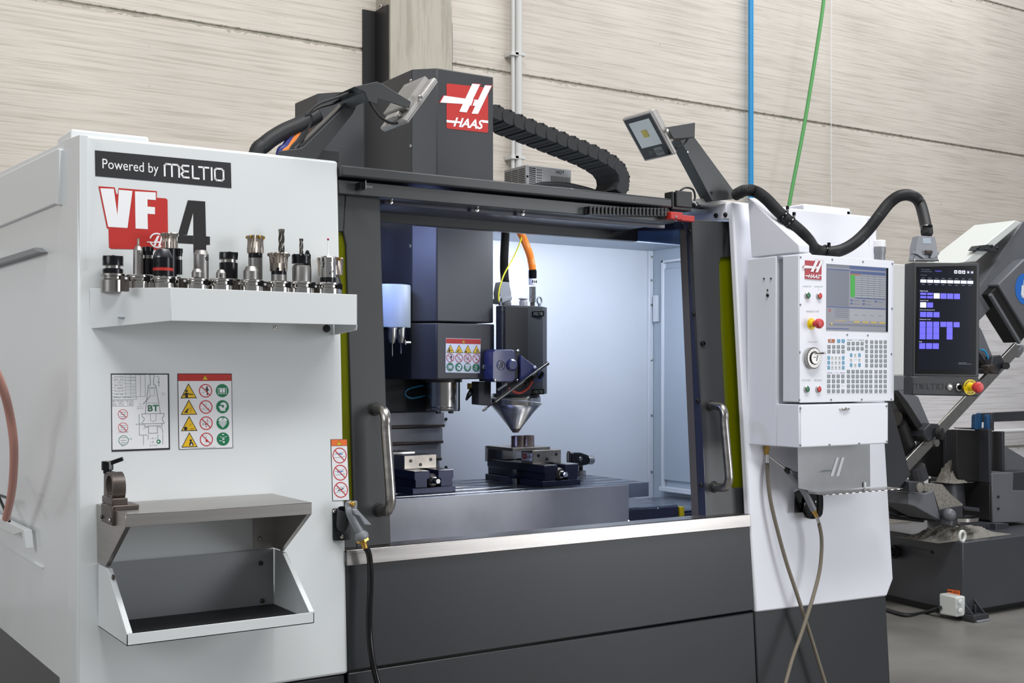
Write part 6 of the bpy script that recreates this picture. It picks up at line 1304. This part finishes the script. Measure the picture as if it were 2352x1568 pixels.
# heaps of chips on the tank
def heap(name, cx, cy, z0, rx, ry, h, label, par=None, seed=0, n=40):
    rnd = random.Random(seed); bm = bmesh.new(); bmesh.ops.create_grid(bm, x_segments=n, y_segments=n, size=1)
    from mathutils import noise as nz
    for v in bm.verts:
        r = math.hypot(v.co.x, v.co.y); f = max(0, 1-r)**.9
        v.co.z = h*f+(nz.noise(V((v.co.x*5+seed, v.co.y*5, seed)))*.25+(rnd.random()-.5)*.12)*h*min(1, f*4)+.001
        v.co.x *= rx; v.co.y *= ry
    me = bpy.data.meshes.new(name); bm.to_mesh(me); bm.free(); me.materials.append(chip)
    o = bpy.data.objects.new(name, me); scene.collection.objects.link(o); o.location = (cx, cy, z0); o['kind'] = 'stuff'; o['label'] = label; o['category'] = 'chips'; return o
p = PZ(2250, 1238, hB); heap('metal_chips', p.x-.0, p.y+.18, hB, .34, .16, .075, 'loose grey metal chips heaped on the tank behind the lifting eye', seed=3)
p = PZ(2090, 1190, hB); heap('metal_chips', p.x, p.y+.1, hB, .36, .22, .05, 'loose metal chips spread at the left end of the saw tank', seed=5)
b = MB(); a = PY(2210, 1231, c.y+.03); b.ring(a, (.1, -1, 0), .028, .009, kwhite, 24, 10); b.cyl(V((a.x, a.y, hB)), V((a.x, a.y, a.z-.03)), .016, chrome, n=12); b.build('lifting_eye', SB)
# junction box and label on the side of the tank
sd_ = (e1-c).normalized(); sn = V((-sd_.y, sd_.x, 0)); sn = sn if sn.dot(FW) < 0 else -sn
def pS(x, y, o=0): return PN(x, y, c+sn*o, sn)
JB = thing('junction_box', 'small white junction box on the corner of the saw tank', 'junction box', pS(2185, 1420, .05))
b = MB(); P = [pS(*p, .07) for p in ((2157, 1410), (2197, 1417), (2197, 1371), (2157, 1362))]; b.prism(P, -sn*.07, kwhite); b.build('box', JB, bevel=.008)
for x, y in ((2205, 1382), (2205, 1402)): 
    P_ = pS(x, y, .06); b = MB(); b.lathe(P_, -sd_, [(.016, 0), (.016, .006), (.010, .010)], kwhite, 14); b.build('knockout', JB)
q = Quad(*[pS(*p, .004) for p in ((2176, 1362), (2205, 1366), (2205, 1356), (2176, 1352))], sn); b = MB(); q.slab(b, orange); q.text(b, '400V', .45, .93, .15, .8, ink); q.line(b, [(.05, .5), (.35, .5)], .006, ink); b.build('voltage_label', SB, smooth=False, label='orange label reading 400V')
b = MB(); P_ = pS(2062, 1266, .0); b.cyl(P_, P_+sn*.10, .03, black, n=10); b.cyl(P_+sn*.02, P_+sn*.05, .042, black, n=12); b.tube([P_+sn*.10, P_+sn*.2+V((0, 0, -.03)), P_+sn*.4+V((0, 0, -.12))], .016, rubber, n=8); b.build('hose_union', SB)
b = MB(); b.tube([pS(2160, 1395, .08), pS(2120, 1408, .06), PZ(2080, 1412, .012), PZ(2035, 1400, .012), PZ(1990, 1390, .012)], .012, rubber, n=8); tag(b.build('mains_cable'), 'black cable running along the floor to the white junction box', 'cable')
b = MB(); q_ = [pS(2083, 1255, .002), pS(2140, 1266, .002)]; b.bar(q_[0], q_[1], .004, .003, sawp); b.build('weld_seam', SB); MB().screw(pS(2141, 1268), sn, .010, black).build('screw', SB)
# vise and turret
YS = c.y+.35
plate(z6([(1190, 1300), (1325, 1300), (1325, 1345), (1600, 1340), (1600, 1430), (1190, 1440)]), YS-.12, .5, sawp, 'slide_rail')
plate(z6([(830, 1295), (1190, 1300), (1190, 1440), (1095, 1420), (1095, 1350), (830, 1330)]), YS-.08, .15, sawp, 'cross_rail')
plate(z6([(1120, 880), (1160, 880), (1160, 1290), (1118, 1270)]), YS-.05, .45, sawk, 'body_side')
plate(z6([(1145, 770), (1370, 760), (1370, 950), (1600, 955), (1600, 1285), (1160, 1290)]), YS-.06, .45, sawl, 'vise_body')
plate(z6([(1370, 760), (1600, 745), (1600, 950), (1370, 950)]), YS-.02, .4, sawp, 'slide_block')
for x, y in ((1208, 1014), (1209, 1140)): MB().screw(PY(*z6([(x, y)])[0], YS-.06), (0, -1, 0), .010, black).build('screw', SB)
plate(z6([(770, 305), (1115, 320), (1125, 872), (800, 840), (775, 700)]), YS+.02, .04, sawk, 'jaw_plate')
plate(z6([(1112, 300), (1147, 300), (1145, 875), (1118, 872)]), YS-.05, .10, sawp, 'jaw_edge')
plate(z6([(1147, 325), (1278, 325), (1280, 750), (1150, 760)]), YS+.10, .04, sawk, 'jaw_plate')
plate(z6([(1255, 325), (1282, 325), (1284, 748), (1258, 752)]), YS+.04, .03, sawp, 'jaw_edge')
plate(z6([(1284, 478), (1490, 600), (1600, 680), (1600, 745), (1284, 748)]), YS+.12, .06, sawl, 'gusset')
plate(z6([(395, 300), (740, 305), (740, 720), (640, 815), (400, 790)]), YS+.25, .04, sawk, 'jaw_plate')
plate(z6([(655, 305), (740, 305), (740, 730), (655, 800)]), YS+.23, .03, sawp, 'jaw_edge')
plate(z6([(885, 290), (1170, 290), (1170, 318), (890, 300)]), YS+.02, .10, sawp, 'upper_ledge')
# round turret
b = MB(); a = PY(*z6([(740, 1150)])[0], YS+.10); t_ = (a-C0).dot(FW); r_ = (930-590)/2/4.612*t_/F; zt1 = PY(*z6([(740, 860)])[0], YS+.1).z
b.lathe((a.x, YS+.15, a.z), (0, 0, 1), [(r_*1.12, 0), (r_*1.05, .1), (r_, zt1-a.z-.02), (r_*.9, zt1-a.z)], sawp, 32); b.build('turret', SB)
heap('metal_chips', a.x-.02, YS+.10, zt1, r_*.95, r_*.9, .14, 'pale pointed heap of metal chips on top of the saw turret', seed=9)
# swivelling lower arm with chips on it
plate(z6([(262, 975), (330, 980), (440, 985), (525, 955), (560, 1090), (590, 1200), (600, 1268), (500, 1215), (330, 1120), (262, 1100)]), YS-.28, .22, sawl, 'swivel_arm')
b = MB(); P = [PY(*p, YS-.26) for p in z6([(430, 880), (620, 885), (700, 980), (835, 1095), (830, 1120), (590, 1160), (525, 955), (430, 960)])]; b.prism(P, (0, .16, 0), chip)
cm = b.build('chip_drift'); cm['kind'] = 'stuff'; cm['label'] = 'packed drift of pale metal chips lying on the saw arm'; cm['category'] = 'chips'
plate(z6([(590, 1150), (835, 1110), (840, 1235), (720, 1240), (600, 1268)]), YS-.27, .2, sawp, 'arm_nose')
plate(z6([(270, 860), (430, 860), (425, 965), (270, 970)]), YS-.31, .12, sawp, 'pivot_block')
b = MB(); b.lathe(PY(*z6([(378, 920)])[0], YS-.31), (0, -1, 0), [(.028, 0), (.028, .008), (.018, .010)], chip, 16); b.build('pivot_pin', SB)
b = MB(); b.ball(PY(*z6([(695, 1208)])[0], YS-.33), .036, sawl, 14); b.cyl(PY(*z6([(675, 1320)])[0], YS-.31), PY(*z6([(690, 1230)])[0], YS-.31), .042, sawp, n=12); b.build('lock_lever', SB)
b = MB(); b.lathe(PY(*z6([(790, 1262)])[0], YS-.2), (0, 0, 1), [(.11, 0), (.11, .02)], chrome, 32); b.build('turn_disc', SB)
plate(z6([(850, 1120), (1015, 1135), (1020, 1180), (860, 1160)]), YS-.1, .14, sawp, 'stop_block')
b = MB(); b.cyl(PY(*z6([(750, 1360)])[0], YS-.15), PY(*z6([(750, 1320)])[0], YS-.15), .034, satin, n=14); b.build('knob', SB)
plate(z6([(60, 1205), (430, 1255), (430, 1290), (70, 1250)]), YS+.0, .3, sawp, 'tray_edge')
plate(z6([(70, 1150), (300, 1230), (60, 1210)]), YS+.2, .2, sawp, 'tray_corner')
# dark side plate right behind the machine panel
plate([(2041, 925), (2047, 928), (2092, 1090), (2045, 1146), (2030, 1146), (2030, 925)], YS-.30, .12, sawp, 'side_guard')
plate(z6([(60, 1040), (200, 930), (250, 870), (420, 840), (430, 980), (262, 1040), (340, 1130), (560, 1280), (300, 1230), (70, 1130)]), YS-.05, .1, sawk, 'lower_casting')
b = MB(); b.cyl(PY(*z6([(375, 830)])[0], YS-.1), PY(*z6([(335, 700)])[0], YS-.1), .055, sawp, n=14); b.cyl(PY(*z6([(310, 620)])[0], YS-.05), PY(*z6([(150, 215)])[0], YS-.05), .045, sawk, n=16); b.cyl(PY(*z6([(150, 215)])[0], YS-.05), PY(*z6([(120, 195)])[0], YS-.05), .05, gloss, n=14); b.build('feed_cylinder', SB)
b = MB(); b.cyl(PY(2060, 1120, YS), PY(2085, 1110, YS), .03, chip, n=10)
# saw bow: upper beam, wheel case, struts, blade guides
plate([(2251, 655), (2350, 507), (2420, 507), (2420, 560), (2251, 735), (2180, 800), (2180, 730)], YS+.05, .30, sawl, 'bow_beam', bevel=.008)
b = MB(); P = [PY(*p, YS+.06) for p in ((2150, 690), (2240, 605), (2310, 507), (2352, 507), (2251, 620), (2180, 715))]
b.prism([PY(*p, YS-.0) for p in z7([(545, 370), (910, 78), (960, 92), (640, 365)])], (0, .30, 0), kwhite); b.build('bow_top', SB, bevel=.006)
b = MB(); b.prism([PY(*p, YS-.02) for p in z7([(630, 285), (655, 253), (725, 245), (815, 268), (780, 292), (700, 290)])], (0, .05, 0), sawp)
hg = b.build('hinge', SB, bevel=.002)
for x, y in z7([(650, 270), (710, 280), (745, 255), (785, 270)]): MB().screw(PY(x, y, YS-.02), (0, -1, 0), .010, black).build('screw', hg)
plate(z7([(795, 520), (971, 350), (1200, 300), (1200, 900), (1010, 880)]), YS-.03, .14, sawl, 'wheel_case', bevel=.008)
plate(z7([(735, 590), (795, 525), (990, 870), (945, 925)]), YS-.01, .12, sawk, 'case_side')
b = MB(); b.bar(PY(*z7([(737, 592)])[0], YS-.04), PY(*z7([(938, 925)])[0], YS-.04), .02, .02, sawl); b.build('case_edge', SB)
cc_ = PY(*z7([(975, 553)])[0], YS-.031); t_ = (cc_-C0).dot(FW)
q = Quad(cc_+V((-.1, 0, -.1)), cc_+V((.1, 0, -.1)), cc_+V((.1, 0, .1)), cc_+V((-.1, 0, .1)), (0, -1, 0))
b = MB(); q.disc(b, .5, .5, .098, badge_blue, .001, 32); q.poly(b, [(.30, .30), (.55, .22), (.62, .40), (.60, .62), (.52, .80), (.44, .78), (.42, .6), (.34, .62)], paper, .002); q.poly(b, [(.34, .24), (.56, .17), (.57, .2), (.35, .28)], paper, .002); b.build('glove_sign', SB, smooth=False, label='round blue sign with a white glove')
plate(z7([(640, 780), (680, 840), (755, 1020), (730, 1110), (710, 1100), (640, 950)]), YS-.1, .10, sawl, 'blade_arm')
plate(z7([(640, 960), (680, 1010), (730, 1095), (712, 1112), (640, 1030)]), YS-.11, .05, sawk, 'arm_rib')
plate(z7([(755, 1020), (810, 1010), (835, 1055), (828, 1085), (795, 1142), (770, 1140), (740, 1115)]), YS-.15, .12, sawp, 'guide_block')
plate(z7([(718, 1085), (765, 1075), (782, 1138), (755, 1140)]), YS-.17, .05, hardox, 'blade_guide')
b = MB(); b.tube([PY(*p, YS-.12) for p in z7([(672, 972), (700, 985), (722, 1030), (740, 1085)])], .006, blueh, n=8); b.build('coolant_line', SB)
b = MB(); b.cyl(PY(*z7([(835, 1085)])[0], YS-.16), PY(*z7([(848, 1085)])[0], YS-.20), .022, black, n=10); b.build('clamp_knob', SB)
plate(z7([(62, 1250), (100, 1220), (240, 1300), (320, 1490), (290, 1560), (250, 1550), (130, 1350)]), YS-.1, .12, sawl, 'blade_arm')
plate(z7([(62, 1250), (90, 1240), (170, 1340), (300, 1545), (260, 1565), (120, 1345)]), YS-.12, .05, sawk, 'arm_rib')
plate(z6([(430, 305), (500, 240), (580, 245), (598, 285), (520, 420), (480, 440), (430, 380)]), YS-.16, .14, sawp, 'guide_block')
b = MB(); b.lathe(PY(*z6([(565, 350)])[0], YS-.17), (0.3, -1, 0), [(.035, 0), (.035, .03), (.02, .035)], black, 14); b.lathe(PY(*z6([(535, 445)])[0], YS-.17), (0, -1, 0), [(.022, 0), (.022, .02)], satin, 12); b.build('clamp_knob', SB)
b = MB(); A, B = PY(*z6([(255, 685)])[0], YS-.13), PY(*z7([(930, 960)])[0], YS-.13); b.bar(A, B, .010, .068, satin, up=(0, 1, 0)); 
b = MB(); n2 = (B-A).normalized().cross(V((0, 1, 0))).normalized()*.036; b.prism([A-n2, B-n2, B+n2, A+n2], (0, .02, 0), satin); b.build('saw_blade_cover', SB, bevel=.003)
plate(z7([(890, 1020), (971, 940), (971, 985), (940, 1028)]), YS-.06, .08, sawl, 'lower_lip')
# blue grips and bar
for i, (x0_, lab) in enumerate(((975, 'left blue-handled clamp gripping the flat bar'), (1105, 'right blue-handled clamp gripping the flat bar'))):
    GR = thing('hand_clamp', lab+' above the saw vise', 'clamp', PY(*z6([(x0_+30, 310)])[0], YS))
    for dx_, y0_ in ((12, 140), (52, 128)):
        pts_ = [(x0_+dx_-18, 300), (x0_+dx_-16, y0_+30), (x0_+dx_-6, y0_+4), (x0_+dx_+8, y0_+2), (x0_+dx_+20, y0_+25), (x0_+dx_+14, 230), (x0_+dx_+12, 310)]
        plate(z6(pts_), YS+(-.02 if dx_ < 30 else .02), .03, clamp_blue if not (i and dx_ > 30) else sawp, 'handle', par=GR)
b = MB(); A, B = PY(*z6([(1050, 180)])[0], YS+.06), PY(*z6([(1700, 160)])[0], YS+.06); hh_ = V((0, 0, .028)); b.prism([A-hh_, B-hh_, B+hh_*1.3, A+hh_], (0, .03, 0), sawp); tag(b.build('flat_bar', bevel=.002), 'grey flat bar held level between blue-handled clamps', 'bar')
# things left in view below the machine's left side
b = MB(); b.tube([PS(-420, 1500, .50), PS(-330, 1100, .42), PS(-210, 860, .34), PS(-100, 790, .26), PS(-30, 825, .20), PS(2, 880, .16), PS(22, 950, .12), PS(32, 1030, .10), PS(28, 1120, .08), PS(14, 1190, .07)], .011, mat('pink_hose', (205, 150, 138), .35), n=10); tag(b.build('pink_hose'), 'pale pink hose hanging at the left side of the machine', 'hose')
b = MB(); b.tube([(-.1, 4.6, .015), (.25, 4.2, .015), (.5, 3.9, .02), (.75, 3.8, .1)], .014, rubber, n=8); tag(b.build('floor_cable'), 'black cable on the floor under the left side', 'cable')
for o in list(scene.objects):
    if o.type == 'MESH' and not o.parent and 'category' not in o and o.get('kind') is None: print('UNTAGGED', o.name)
